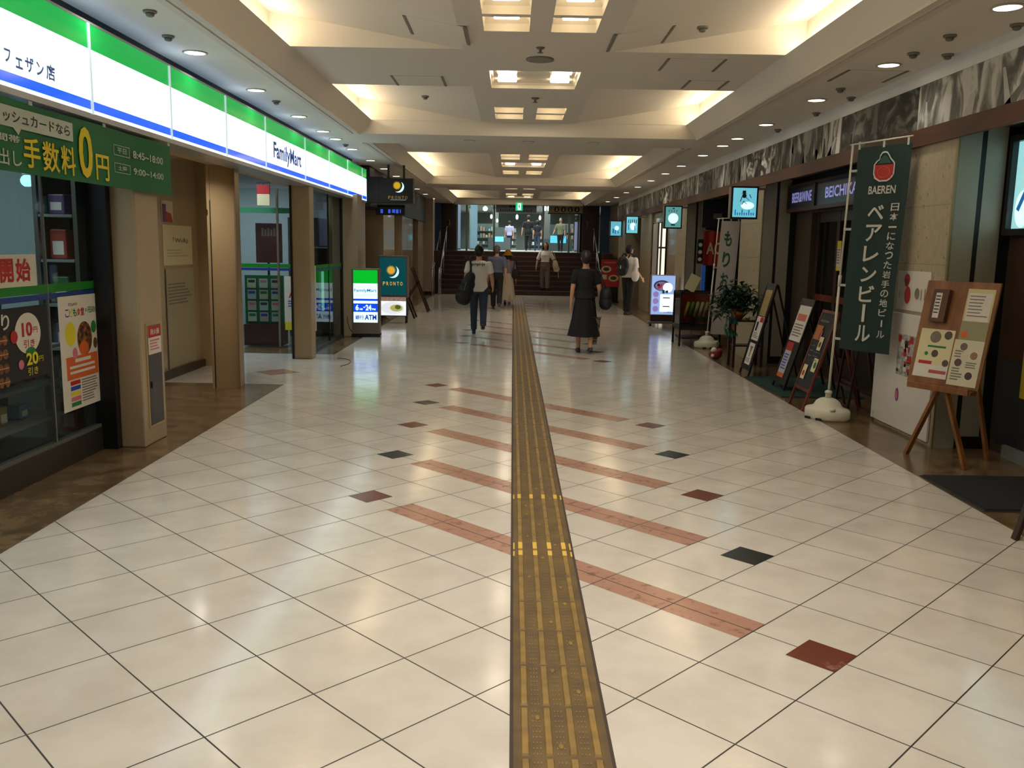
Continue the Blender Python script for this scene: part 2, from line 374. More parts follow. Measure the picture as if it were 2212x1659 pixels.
# fluorescent fittings in the middle of the ceiling
refl = M('fitting_reflector', (236, 224, 200), .25, metal=.0, var=.02); tube_m = M('lamp_tube', (255, 240, 214), emit=14, var=0)
rows = sorted({round(f[2], 2) for f in FIX})
for f in FIX:
    x0, x1, y0, y1, kind = f; dz = .094 if kind == 'single' else .055
    side = 'left' if (x0 + x1) / 2 < XC - .05 else 'right'
    r_ = ORD[min(rows.index(round(y0, 2)), 15)] if rows.index(round(y0, 2)) < 16 else ('%dth' % (rows.index(round(y0, 2)) + 1))
    lab = ('%s row of ceiling lights from the camera, recessed square fitting on its %s' % (r_, side)) if kind == 'single' else '%s row of ceiling lights from the camera, wide recessed fitting with four lamps' % r_
    t = thing('ceiling_light', lab, 'ceiling light', ((x0 + x1) / 2, (y0 + y1) / 2, ZC), 0, 'recessed ceiling lights along the middle')
    hx, hy = (x1 - x0) / 2, (y1 - y0) / 2; b = B()
    gx, gy = hx - .03, hy - .06 if kind == 'single' else hy - .03
    lo = [(-hx, -hy, 0), (hx, -hy, 0), (hx, hy, 0), (-hx, hy, 0)]; hi = [(-gx, -gy, dz), (gx, -gy, dz), (gx, gy, dz), (-gx, gy, dz)]
    mid = [(-(hx + gx) / 2 - .008, -(hy + gy) / 2 - .012, dz * .6), ((hx + gx) / 2 + .008, -(hy + gy) / 2 - .012, dz * .6), ((hx + gx) / 2 + .008, (hy + gy) / 2 + .012, dz * .6), (-(hx + gx) / 2 - .008, (hy + gy) / 2 + .012, dz * .6)]
    vs = lo + mid + hi
    b.faces(vs, [(a + 0, (a + 1) % 4, 4 + (a + 1) % 4, 4 + a) for a in range(4)] + [(4 + a, 4 + (a + 1) % 4, 8 + (a + 1) % 4, 8 + a) for a in range(4)] + [(8, 9, 10, 11)], refl)
    b.build('reflector', t)
    lamps = [(0, 0)] if kind == 'single' else [(sx * .28, sy * .22) for sx in (-1, 1) for sy in (-1, 1)]
    for lx, ly in lamps:
        b = B(); zl = .045 if kind == 'single' else .025; b.box(lx - .1, lx + .1, ly - .035, ly + .035, zl, zl + .024, tube_m, .008); b.build('lamp', t)
        area('fitting_glow', ((x0 + x1) / 2 + lx, (y0 + y1) / 2 + ly, ZC + (.043 if kind == 'single' else .023)), .18, (P_FIX if kind == 'single' else P_FIX * .6) * (1.9 if y0 < 4.6 else 1), WARM, 2.2, .07)
# downlights in the side soffits
lens_m = M('downlight_lens', (255, 236, 200), emit=6, var=0); ring_m = M('downlight_ring', (190, 180, 165), .35, metal=.3)
DY = [.2, 1.9, 3.6, 5.23, 6.82, 8.39, 10.02, 11.27, 12.05, 13.28, 14.96, 16.5, 18.2, 20.1, 22.1, 24.2, 26.4]
proto = None
for s, side, x in ((-1, 'left', -2.64), (1, 'right', 3.065)):
    for i, y in enumerate(DY):
        y = y * KS
        nth = ORD[i - 3] if i >= 3 else ('out of frame overhead, number %d' % i)
        lab = '%s round downlight counted from the camera in the %s soffit' % (nth, side)
        if i < 3: lab = 'round downlight in the %s soffit, %s of three overhead behind the view' % (side, ORD[i])
        if proto is None:
            t = proto = thing('downlight', lab, 'downlight', (x, y, ZS), 0, 'round soffit downlights')
            b = B(); b.lathe([(.086, 0), (.1, 0), (.1, -.007), (.086, -.010), (.08, -.004)], ring_m, seg=24); b.build('trim_ring', t)
            b = B(); b.lathe([(.001, -.004), (.045, -.009), (.084, -.006), (.084, -.002)], lens_m, seg=24); b.build('lens', t)
        else: dup(proto, (x, y, ZS), 0, lab)
        area('downlight_glow', (x, y, ZS - .012), .14, P_DOWN, WARM, 2.2)
proto_down = proto
for x, where in ((-.66, 'left of'), (.2, 'in line with'), (1.15, 'right of')):
    t = thing('unlit_downlight', 'pale unlit round lamp in the first ceiling cross band, %s the middle row' % where, 'downlight', (x, 13.3, ZS), 0, 'unlit lamps in the cross band')
    b = B(); b.lathe([(.075, 0), (.09, 0), (.09, -.008), (.075, -.01), (.07, -.004)], ring_m, seg=24); b.build('trim_ring', t); b = B(); b.lathe([(.001, -.008), (.05, -.008), (.074, -.005), (.074, -.001)], M('lens_unlit', (236, 232, 222), .4), seg=24); b.build('lens', t)
# vents, detectors, hatches and speakers
dk = M('ceiling_fitting_dark', (118, 110, 98), .6); dk2 = M('ceiling_fitting_grey', (128, 120, 108), .6)
def hatch(x0, x1, y0, y1, z, where, slots=True):
    x0, x1, y0, y1 = x0 * KS, x1 * KS, y0 * KS, y1 * KS
    t = thing('ceiling_hatch', 'pale ceiling hatch with dark edge slots, ' + where, 'hatch', ((x0 + x1) / 2, (y0 + y1) / 2, z), 0, 'ceiling hatches')
    hx, hy = (x1 - x0) / 2, (y1 - y0) / 2; xm = (x0 + x1) / 2
    if z > ZS + .05 and 2.9 < y0 < 8.0: t.location.z = ZC + .29 * (abs(xm - XC) - .66) / 1.71; t.rotation_euler.y = .168 if xm < XC else -.168
    b = B(); b.box(-hx + .02, hx - .02, -hy, hy, -.004, -.0005, plaster); b.build('panel', t)
    for s in (-1, 1): b = B(); b.box(s * hx - .012, s * hx + .012, -hy, hy, -.006, -.0005, dk); b.build('slot', t)
    return t
for q in ((-.81, -.365, 6.6, 7.15, ZC, 'left of the nearest pair of lights'), (-1.155, -.685, 8.5, 9.05 - .06, ZC, 'at the left cove edge'), (.72, 1.155, 6.75, 7.3, ZC, 'right of the nearest pair of lights'),
          (1.255, 1.725, 7.55, 8.05, ZC, 'right of the wide four-lamp fitting'), (1.615, 1.97, 8.48, 8.9, ZC, 'at the right cove edge'), (2.55, 3.0, 7.02, 7.48, ZS, 'in the right soffit above the photo frieze')): hatch(*q)
proto = None
for i, (x, y, z, where) in enumerate(((2.77, 6.42, ZS, 'beside the second right downlight'), (3.02, 6.44, ZS, 'against the photo frieze, nearest row'), (2.77, 5.9, ZS, 'left of the first right downlight'), (3.03, 5.6, ZS, 'at the right picture edge by the frieze'),
                        (2.77, 7.8, ZS, 'between the second and third right downlights'), (3.02, 8.22, ZS, 'by the frieze above the green banner'), (3.02, 9.14, ZS, 'by the frieze beyond the green banner'), (3.01, 10.4, ZS, 'by the frieze above the wine bar door'),
                        (-2.38, 6.3, ZS, 'beside the first left downlight'), (-2.24, 5.65, ZS, 'at the upper left above the lit shop sign'), (-2.36, 9.0, ZS, 'near the third left downlight'), (-2.37, 12.7, ZS, 'beyond the sixth left downlight'), (-.95, 9.6, ZC, 'inside the left cove slope'), (1.31, 6.51, ZC, 'on the right of the nearest tray'))):
    lab = 'small round dark detector on the ceiling, ' + where; x, y = x * KS, y * KS
    if proto is None:
        proto = thing('smoke_detector', lab, 'detector', (x, y, z), 0, 'round ceiling detectors')
        b = B(); b.lathe([(.045, 0), (.045, -.012), (.04, -.016)], dk2, seg=18); b.build('base', proto)
        b = B(); b.lathe([(.03, -.016), (.026, -.034), (.016, -.04)], dk, seg=18); b.build('sensor', proto)
    else: dup(proto, (x, y, z), 0, lab)
t = thing('ceiling_speaker', 'round dark grille speaker in front of the wide four-lamp fitting', 'speaker', (.22, 8.5, ZC))
b = B(); b.lathe([(.1, 0), (.13, 0), (.13, -.012), (.1, -.014)], dk2, seg=24); b.build('rim', t)
b = B(); b.lathe([(.001, -.008), (.1, -.012), (.1, 0)], dk, seg=24); b.build('grille', t)
t = thing('sprinkler', 'small dark sprinkler head between the nearest lights and the round speaker', 'sprinkler', (.21, 8.03, ZC))
b = B(); b.lathe([(.04, 0), (.03, -.012), (.012, -.016), (.012, -.04), (.026, -.042), (.026, -.046)], dk, seg=14); b.build('head', t)
t = thing('sprinkler', 'small dark sprinkler head beyond the wide four-lamp fitting', 'sprinkler', (.23, 10.64, ZC))
b = B(); b.lathe([(.05, 0), (.04, -.014), (.014, -.018), (.014, -.046), (.03, -.048), (.03, -.052)], dk, seg=14); b.build('head', t)

# ------------------------------------------------------------------ right wall: pillars, bays, frieze
R_ = M('recess_wall_dark', (70, 58, 46), .5, var=.12, vs=2); metalp = M('metal_panel_grey', (158, 154, 138), .4, metal=.1, var=.05, vs=2)
RX = 3.92
b = B()
b.box(RX, RX + .2, -4, 8.2, 0, 3.2, R_); b.box(RX, RX + .2, 8.2, 13.6, 2.08, 3.2, R_); b.box(RX, RX + .2, 8.2, 8.55, 0, 2.08, R_); b.box(RX, RX + .2, 11.75, 12.5, 0, 2.08, R_)
b.box(5.4, 5.6, 13.0, 18.4, 0, 3.2, R_); b.box(3.9, 5.6, 18.2, 18.4, 0, 3.2, R_); b.box(3.9, 5.6, 12.9, 13.1, 0, 3.2, R_)
b.box(3.52, 3.9, 18.6, 20.35, 0, 3.2, beige); b.box(3.52, 3.9, 20.35, 22.35, 2.2, 3.2, beige)
b.box(4.6, 4.8, 24.0, 28.0, 0, 3.2, R_)
b.box(3.48, 6.5, 29.2, 33.0, 0, 3.2, beige)
b.box(3.47, RX, -4, 29.0, 2.55, 3.2, R_)
struct(b, 'wall_right')
for n, (y0, y1) in enumerate(((7.05, 8.22), (12.4, 13.6), (17.8, 18.95), (22.4, 24.2), (27.5, 29.2))):
    b = B(); b.box(3.46, RX, y0, y1, 0, 2.54, travert)
    for z in (.52, 1.0, 1.48, 1.96): b.box(3.4585, 3.462, y0 + .01, y1, z, z + .006, M('stone_joint', (150, 136, 108), .7))
    for q in range(70):                     # the pits of the stone
        py, pz, pl = RND.uniform(y0 + .03, y1 - .03), RND.uniform(.05, 2.4), RND.uniform(.006, .035); b.box(3.459, 3.461, py, py + RND.uniform(.003, .008), pz, pz + pl, M('stone_pit', (112, 94, 64), .8))
    if n < 3:
        b.box(3.462, 3.63, y0 - .012, y0 - .002, 0, 2.6, metalp); b.box(3.67, 3.83, y0 - .012, y0 - .002, 0.1, 2.6, metalp)
        b.box(3.63, 3.67, y0 - .008, y0 - .001, 0, 2.6, black); b.box(3.83, RX, y0 - .008, y0 - .001, 0, 2.6, black); b.box(3.63, RX - .001, y0 - .02, y0 - .002, 0, .1, black)
        b.box(3.448, 3.464, y0 - .013, y0 + .02, 0, 2.6, M('metal_corner', (150, 138, 104), .35, metal=.5))
    struct(b, 'pillar')
# stone step in front of the shop window
b = B(); b.box(3.86, RX + .02, 3.2, 6.75, 0, .1, M('step_stone', (120, 122, 116), .5)); struct(b, 'kerb')
# frieze
FX = 3.42
brd = M('frieze_board', (86, 44, 24), .45, c2=(70, 34, 18), vs=4, stretch=(1, .2, 2)); wht = M('frieze_white', (224, 221, 220), .6)
t = thing('photo_frieze', 'long frieze of black and white photographs over a brown board along the right shopfronts', 'frieze', (0, 0, 0))
b = B(); b.box(FX, FX + .035, -2, 29.2, 2.465, 2.607, brd); b.build('board', t)
b = B(); b.box(FX, FX + .035, -2, 29.2, 2.967, ZS - .001, wht); b.build('white_band', t)
def photo_mat(n, seed, lo, hi, mode):
    m = bpy.data.materials.new(n); m.use_nodes = True; nt = m.node_tree; N = nt.nodes; L = nt.links; bs = N['Principled BSDF']
    tc = N.new('ShaderNodeTexCoord'); mp = N.new('ShaderNodeMapping'); mp.inputs['Location'].default_value = (seed * 3.7, seed * 1.3, seed); L.new(tc.outputs['Object'], mp.inputs[0])
    no = N.new('ShaderNodeTexNoise'); no.inputs['Scale'].default_value = 3.4; no.inputs['Detail'].default_value = 7; no.inputs['Distortion'].default_value = 1.2
    mp.inputs['Scale'].default_value = ((1, 1.6, .7), (1, 1, 1.6), (1, 3, .5))[mode]; L.new(mp.outputs[0], no.inputs['Vector'])
    cr = N.new('ShaderNodeValToRGB'); e = cr.color_ramp.elements; e[0].position = .4; e[1].position = .6; e[0].color = lin((lo, lo - 3, lo - 8)); e[1].color = lin((hi, hi - 4, hi - 14))
    q = e.new(.5); md = lo + (hi - lo) * .42; q.color = lin((md, md - 5, md - 14)); L.new(no.outputs[0], cr.inputs[0]); L.new(cr.outputs[0], bs.inputs['Base Color']); bs.inputs['Roughness'].default_value = .55
    return m
ph = [-2, 1.2, 3.4, 5.3, 7.14, 8.75, 9.65, 10.95, 12.25, 13.3, 14.35, 15.4, 16.6, 17.9, 19.4, 20.8, 22.2, 23.6, 25.2, 27.2]
ph = [v * 1.085 for v in ph]
for i in range(len(ph) - 1):
    r = random.Random(i + 5); lo, hi = ((26, 200), (34, 150), (60, 215), (30, 120), (90, 200), (50, 170))[(i * 5 + 1) % 6]
    b = B(); m = photo_mat('photo_%d' % i, i + 1, lo, hi, i % 3)
    b.box(FX + .002, FX + .035, ph[i], ph[i + 1] - .006, 2.608, 2.966, m)
    for k in range(5):                       # pale and dark shapes cut across the print: trunks, boards, steam
        yy = r.uniform(ph[i] + .1, ph[i + 1] - .2); ww = r.uniform(.03, .16); tilt = r.uniform(-.14, .14); g = r.choice((lo + 14, hi - 14)); hh = r.uniform(.1, .32)
        zz = 2.609 if r.random() < .7 else 2.965 - hh
        y1_ = min(max(yy + tilt, ph[i]), ph[i + 1] - .01 - ww * .4)
        b.faces([(FX + .001, yy, zz), (FX + .001, min(yy + ww, ph[i + 1] - .01), zz), (FX + .001, y1_ + ww * .4, zz + hh), (FX + .001, y1_, zz + hh)], [(0, 1, 2, 3)], M('photo_tone_%d' % (g // 20 * 20), (g, g - 5, g - 12), .55, var=.25, vs=20))
    b.build('photo_panel', t)

# ------------------------------------------------------------------ left wall
b = B(); lw = M('alcove_wall', (172, 148, 112), .25, var=.06, vs=1.2, coat=.25)
b.box(-4.15, -3.95, 6.95, 11.15, 0, 2.75, lw)                          # alcove back
b.box(-4.15, -3.62, 11.15, 11.25, 0, 2.75, lw)                          # alcove far end
b.box(-4.15, -2.97, 6.9, 7.0, 0, 2.75, lw)                             # alcove near end
b.box(-3.95, -2.98, 7.0, 9.5, 2.42, 2.75, lw)
b.box(-3.1, -2.965, -4, 16.5, 2.46, 3.2, M('header_black', (22, 21, 20), .7)); b.box(-3.1, -2.95, -4, 6.6, 2.3, 2.46, M('header_grey', (140, 134, 122), .6))
b.box(-3.2, -2.78, 6.6, 16.45, 2.36, 2.45, M('header_underside', (176, 150, 112), .6))
b.box(-6.4, -6.2, -4, 17.0, 0, 3.2, M('shop_wall', (168, 176, 178), .6))
b.box(-6.4, -2.95, 16.9, 17.1, 0, 3.2, M('shop_wall', (168, 176, 178), .6))
struct(b, 'wall_left')
cols = M('column_beige', (166, 148, 120), .3, var=.12, vs=1.6)
for x0, x1, y0, y1 in ((-2.965, -2.78, 6.57, 7.0), (-2.98, -2.73, 12.0, 12.24), (-3.05, -2.62, 15.05, 15.5), (-3.2, -2.75, 15.5, 16.6)):
    b = B(); b.box(x0, x1, y0, y1, 0, 2.4, cols, .012); struct(b, 'column')
# far left: pillars of the cafe front
dkw = M('cafe_dark', (24, 21, 20), .45)
b = B(); b.box(-3.6, -3.3, 17.1, 29.2, 0, 3.2, dkw); b.box(-3.3, -2.82, 17.6, 28.6, 2.32, 3.08, dkw); struct(b, 'wall_back_left')
for y0, y1 in ((19.7, 21.5), (23.0, 25.4), (26.9, 28.4)):
    b = B(); b.box(-3.3, -2.86, y0, y1, 0, 2.33, beige, .01); struct(b, 'column')
b = B(); b.box(-3.1, -2.6, 28.9, 29.55, 0, 3.08, M('end_column_pale', (176, 160, 142), .4)); b.box(-3.1, -2.59, 28.89, 29.55, 0, .1, black); struct(b, 'column')
# ------------------------------------------------------------------ stairs and upper lobby
LZ = 1.42; NS = 9; SY = 29.35; TD = .29
st = M('stair_brown', (58, 36, 30), .3, c2=(52, 32, 27), vs=6); nos = M('stair_nosing', (92, 68, 60), .3)
b = B()
for k in range(NS):
    z1 = LZ * (k + 1) / NS; y0 = SY + k * TD
    b.box(-2.45, 2.98, y0, SY + NS * TD, z1 - LZ / NS, z1, st)
    b.box(-2.45, 2.98, y0 - .012, y0 + .045, z1 - .03, z1 + .003, nos)
struct(b, 'floor_stairs')
lf = M('lobby_floor', (150, 148, 138), .3)
b = B(); b.box(-9, 9.4, SY + NS * TD, 60, LZ - .3, LZ, lf); struct(b, 'floor_lobby')
b = B(); b.box(-9, 9.4, 30.4, 60, 3.75, 3.9, M('lobby_ceiling', (150, 160, 158), .8)); struct(b, 'ceiling_lobby')
tealw = M('lobby_wall', (128, 138, 134), .5, c2=(100, 112, 110), vs=.7, stretch=(1, 1, .3))
b = B(); b.box(-9, 9.4, 58, 58.3, LZ, 3.75, tealw); struct(b, 'wall_back')
b = B(); b.box(-9, -8.8, 33, 58, LZ, 3.75, tealw); struct(b, 'wall_back_side')
b = B(); b.box(9.2, 9.4, 33, 58, LZ, 3.75, tealw); struct(b, 'wall_back_right')
bl = M('blue_panel', (58, 84, 128), .4)
b = B(); b.box(-4, -2.62, 32.2, 32.4, 0, 4, bl); b.box(3.15, 6, 32.2, 32.4, 0, 4, bl); b.box(-2.62, -2.15, 33.5, 33.7, LZ, 3.75, dkw); b.box(2.5, 3.15, 33.5, 33.7, LZ, 3.75, dkw)
b.box(-2.7, -2.45, SY, SY + NS * TD + .1, 0, LZ, st); b.box(2.98, 3.3, SY, SY + NS * TD + .1, 0, LZ, st); struct(b, 'wall_stair')
# open brown door leaves
drk = M('door_brown', (46, 31, 26), .4)
for n, (x0, x1, hx) in enumerate(((-2.66, -2.12, -2.32), (2.5, 3.1, 2.66))):
    t = sempty('door_%d' % (n + 5)); b = B(); b.box(x0, x1, 32.3, 32.36, LZ, 3.15, drk); b.build('leaf', t)
    b = B(); b.tube([(hx, 32.26, 2.3), (hx + .03, 32.26, 2.42), (hx, 32.26, 2.54)], .016, steel); b.build('handle', t)
# glazed screen of the lobby
gl = GLASS('lobby_glass', (240, 246, 244), .5, .03, haze=(150, 170, 165), hazeamt=.06)
mul = M('mullion_pale', (150, 158, 156), .35, metal=.5)
t = sempty('window_3')
b = B()
for x in (-2.12, -1.75, -.72, 1.12, 2.1, 2.45): b.box(x - .035, x + .035, 33.56, 33.64, LZ, 3.4, mul)
b.box(-2.12, 2.45, 33.56, 33.64, 3.36, 3.44, mul); b.build('window_frame', t)
for x0, x1 in ((-2.08, -.76), (1.16, 2.42)): b = B(); b.box(x0, x1, 33.59, 33.6, LZ, 3.36, gl); b.build('pane', t)
area('lobby_light', (0, 42, 3.7), 6, 750, (.9, .95, .93), 2.8, 12)
area('lobby_light_rear', (0, 52, 3.7), 8, 800, (.9, .95, .93), 2.8, 6)
# ------------------------------------------------------------------ left: lit shop fascia
sw = M('sign_white_lit', (222, 242, 252), .12, emit=E_SIGN, var=0); sg = M('sign_green_lit', (0, 158, 66), .1, emit=.95, var=.25, vs=1.2); sb = M('sign_blue_lit', (10, 84, 232), .12, emit=E_SIGN * .8, var=0)
alu = M('sign_aluminium', (176, 178, 184), .35, metal=.6)
Y0 = 3.0
t = thing('shop_sign', 'long lit green, white and blue shop fascia over the left glass front', 'sign', (-2.7, Y0, 2.36), LEFT)
b = B(); b.box(0, 13.47, .012, .26, 0, .55, alu); b.box(0, 13.47, 0, .26, -.035, 0, alu); b.box(0, 13.47, -.002, .26, .55, .565, alu); b.box(0, 13.47, .2, .26, .565, .6, black); b.build('housing', t)
b = B(); b.box(.05, 13.4, .015, .17, .566, .57, M('soffit_fill_glow', (190, 222, 255), .4, emit=1.1, var=0)); b.build('soffit_fill_strip', t)  # added glowing strip, out of sight on the sign top, to brighten the soffit
SEP = [3.0, 3.15, 4.48, 5.81, 7.13, 8.48, 9.81, 11.65, 13.15, 14.6, 16.0, 16.47]
for a, c in zip(SEP[:-1], SEP[1:]):
    if c - a < .2: continue
    b = B(); xa, xb = a - Y0 + .012, c - Y0 - .012
    b.rect(xa, xb, .395, .55, sg, 0); b.rect(xa, xb, .078, .395, sw, 0); b.rect(xa, xb, .022, .078, sb, 0); b.rect(xa, xb, 0, .022, sw, 0)
    f = b.build('face_panel', t)
    if abs(a - 9.81) < .01:
        b = B(); b.text('FamilyMart', 10.12 - Y0, 11.42 - Y0, .1, .33, M('sign_lettering_blue', (24, 74, 170), .3, emit=.2, var=0), -.004, .03); b.build('lettering', f)
    if abs(a - 4.48) < .01:
        b = B(); ml = M('sign_lettering_slate', (72, 100, 150), .3, emit=.25, var=0)
        for ch, xa, xb, z0, z1 in (('岡', 4.64, 4.80, .115, .205), ('フ', 4.84, 4.90, .125, .195), ('ェ', 4.945, 5.015, .112, .17), ('ザ', 5.04, 5.13, .112, .195), ('ン', 5.155, 5.235, .115, .19), ('店', 5.26, 5.36, .11, .2)):
            b.text(ch, xa - Y0, xb - Y0, z0, z1, ml, -.004, .025)
        b.build('lettering', f)
for c in SEP[1:-1]: b = B(); b.box(c - Y0 - .013, c - Y0 + .013, -.008, .01, -.005, .55, M('sign_divider', (210, 232, 244), .3, emit=.5, var=0)); b.build('divider', t)
b = B(); b.box(13.47, 13.475, 0, .26, .0, .39, sw); b.build('end_face', t)

# green cloth banner hanging under the fascia
bg = M('banner_green', (6, 98, 54), .6, var=.08); by = M('banner_yellow', (214, 190, 20), .6, var=0); bw = M('banner_white', (176, 184, 172), .6, var=0)
t = thing('hanging_banner', 'wide green cloth banner with big yellow characters hanging under the lit fascia', 'banner', (-2.715, Y0, 1.92), LEFT)
b = B()
N_ = 40
for i in range(N_):
    xa, xb = .2 + 3.93 * i / N_, .2 + 3.93 * (i + 1) / N_
    wv = lambda x: .006 * math.sin(x * 6) + .004
    b.faces([(xa, wv(xa), 0), (xb, wv(xb), 0), (xb, wv(xb), .385), (xa, wv(xa), .385)], [(0, 1, 2, 3)], bg, True)
    b.faces([(xa, wv(xa) + .002, 0), (xb, wv(xb) + .002, 0), (xb, wv(xb) + .002, .385), (xa, wv(xa) + .002, .385)], [(3, 2, 1, 0)], bg, True)
cl = b.build('cloth', t)
b = B(); Yb = lambda y: y - Y0; yf = -.006
b.rect(Yb(4.3), Yb(5.56), .235, .345, bw, yf); b.poly([(Yb(4.9), .236), (Yb(4.98), .236), (Yb(4.95), .2)], bw, yf)
b.text('キャッシュカードなら', Yb(4.62), Yb(5.52), .258, .322, ink, yf - .002, .01)
b.text('時間帯', Yb(4.62), Yb(4.96), .155, .195, bw, yf, .015)
b.text('引出し', Yb(4.62), Yb(4.965), .03, .115, bw, yf, .01)
for ch, a, c, z0, z1 in (('手', 4.99, 5.165, .035, .2), ('数', 5.19, 5.38, .03, .2), ('料', 5.4, 5.575, .03, .2), ('円', 5.845, 6.03, .03, .195)): b.text(ch, Yb(a), Yb(c), z0, z1, by, yf, .014)
b.text('0', Yb(5.625), Yb(5.805), .03, .345, by, yf, .02)
for z0, z1, l, h in ((.215, .285, '平日', '8:45~18:00'), (.1, .165, '土曜', '9:00~14:00')):
    for xa, xb, za, zb in ((6.115, 6.365, z0, z0 + .004), (6.115, 6.365, z1 - .004, z1), (6.115, 6.12, z0, z1), (6.36, 6.365, z0, z1)): b.rect(Yb(xa), Yb(xb), za, zb, bw, yf)
    b.text(l, Yb(6.17), Yb(6.31), z0 + .018, z1 - .015, bw, yf, .01); b.text(h, Yb(6.42), Yb(6.96), z0 + .008, z1 - .01, bw, yf, .02)
b.build('lettering', cl)
b = B()
for x in (.3, 1.3, 2.1, 3.0, 4.1): b.box(x - .02, x + .02, -.002, .004, .38, .403, bw)
b.build('tab', t)

# ------------------------------------------------------------------ left shop window
gls = GLASS('shop_glass', (238, 244, 242), .3, .02, haze=(70, 84, 80), hazeamt=.05)
t = sempty('window_1', (-3.08, Y0, 0), LEFT)
b = B(); b.box(-6, 3.55, 0, .008, .2, 2.42, gls); b.build('pane', t)
kick = M('kick_plate_dark', (44, 42, 38), .35)
b = B(); b.box(-6, 3.57, -.012, .05, 0, .175, kick); b.box(-6, 3.57, -.006, .04, .175, .2, M('sill_grey', (96, 94, 86), .4)); b.box(2.845, 2.86, -.004, .014, .2, 2.42, steel); b.box(3.5, 3.57, -.12, .06, 0, 2.42, black); b.build('window_frame', t)
fg = M('film_green', (20, 122, 34), .4); fb = M('film_blue', (26, 58, 128), .4)
b = B(); b.rect(-6, 3.53, 1.21, 1.268, fg, -.002); b.rect(-6, 3.53, 1.168, 1.205, fb, -.002); b.build('film_stripe', t)
def poster(name, label, cat, loc, rz, w_, h_, bg_, group=None, thick=.002):
    """Start a sheet whose lower middle sits at loc; its front looks along local -y."""
    b = B(); b.box(-w_ / 2, w_ / 2, 0, thick, 0, h_, bg_)
    b.fin = lambda: tag(b.build(name, loc=loc, rot=(0, 0, rz)), label, cat, group)
    return b
GX = -3.074
b = poster('window_poster', 'white poster with large red characters stuck high on the left shop window', 'poster', (GX, 5.28, 1.265), LEFT, .88, .2, M('sheet_dim', (206, 202, 186), .7))
b.text('開', .0 - .05 + .08, .175, .03, .175, red, bold=.03); b.text('始', .2, .37, .03, .175, red, bold=.03); b.rect(-.3, -.06, .02, .05, red); b.fin()
b = poster('window_poster', 'black poster of grilled skewers with yellow and red discount discs on the left window', 'poster', (GX, 5.17, .68), LEFT, 1.3, .46, M('poster_black', (26, 25, 24), .5))
b.text('やきとり', -.32, .2, .33, .43, white, bold=.02)
for k in range(4):
    for q in range(9): b.disc(-.34 + q * .06, .27 - k * .085, .03, M('skewer_brown', (150, 88, 44), .5, c2=(90, 48, 24), vs=30), rz=.032, seg=10)
    b.rect(-.5, .17, .267 - k * .085, .272 - k * .085, M('skewer_stick', (190, 160, 110), .6), -.0016)
b.disc(.4, .29, .15, white, -.002, rz=.13); b.text('10', .33, .45, .27, .36, red, -.004, .03); b.text('円', .46, .51, .285, .325, red, -.004); b.text('引き', .34, .47, .2, .25, red, -.004, .01); b.disc(.24, .28, .04, red, -.003)
b.text('20', .36, .5, .085, .165, yellow, -.004, .03); b.text('円', .51, .56, .095, .13, yellow, -.004); b.text('引き', .37, .49, .02, .07, yellow, -.004, .01); b.disc(.42, .17, .06, green, -.0025, rz=.03); b.disc(.3, .1, .03, pink, -.003); b.fin()
b = poster('window_poster', 'white seminar poster with a round photo and an orange block on the left window', 'poster', (GX, 6.25, .375), LEFT, .57, .8, white)
for k, (ch, mm) in enumerate((('こ', blue), ('ど', yellow), ('も', green), ('食', orange), ('堂', red))): b.text(ch, -.2 + k * .055, -.15 + k * .055, .655, .71, mm, bold=.02)
b.text('× FESAN', .09, .24, .665, .71, green); b.text('FESAN', -.15, -.03, .73, .75, grey_ink)
b.disc(-.14, .535, .075, yellow, rz=.085); b.disc(.06, .49, .11, M('bowl_photo', (44, 30, 22), .5, c2=(150, 90, 50), vs=26), rz=.12); b.disc(.04, .42, .07, orange, -.002, rz=.05); b.disc(.2, .56, .04, green, rz=.045); b.disc(.215, .44, .03, brownp, rz=.04); b.disc(-.09, .395, .035, pink, rz=.04)
b.rect(-.22, .24, .215, .375, orange); b.lines(-.1, .13, .325, .355, 1, white, -.003, .8, 0); b.lines(-.18, .22, .235, .31, 2, white, -.003, .5, .1)
for k, mm in enumerate((red, blue, yellow, pink, green)): b.rect(-.18, -.04, .175 - k * .038, .205 - k * .038, mm)
b.lines(-.02, .22, .03, .2, 9, grey_ink, seed=4); b.fin()
b = poster('window_poster', 'second seminar poster partly hidden behind the dark window edge post', 'poster', (GX - .05, 6.46, .375), LEFT, .2, .8, M('sheet_dim', (206, 202, 186), .7))
b.rect(-.08, .1, .24, .37, orange); b.disc(-.02, .5, .05, brownp); b.disc(0, .62, .04, green); b.lines(-.07, .08, .05, .2, 8, grey_ink, seed=3); b.fin()
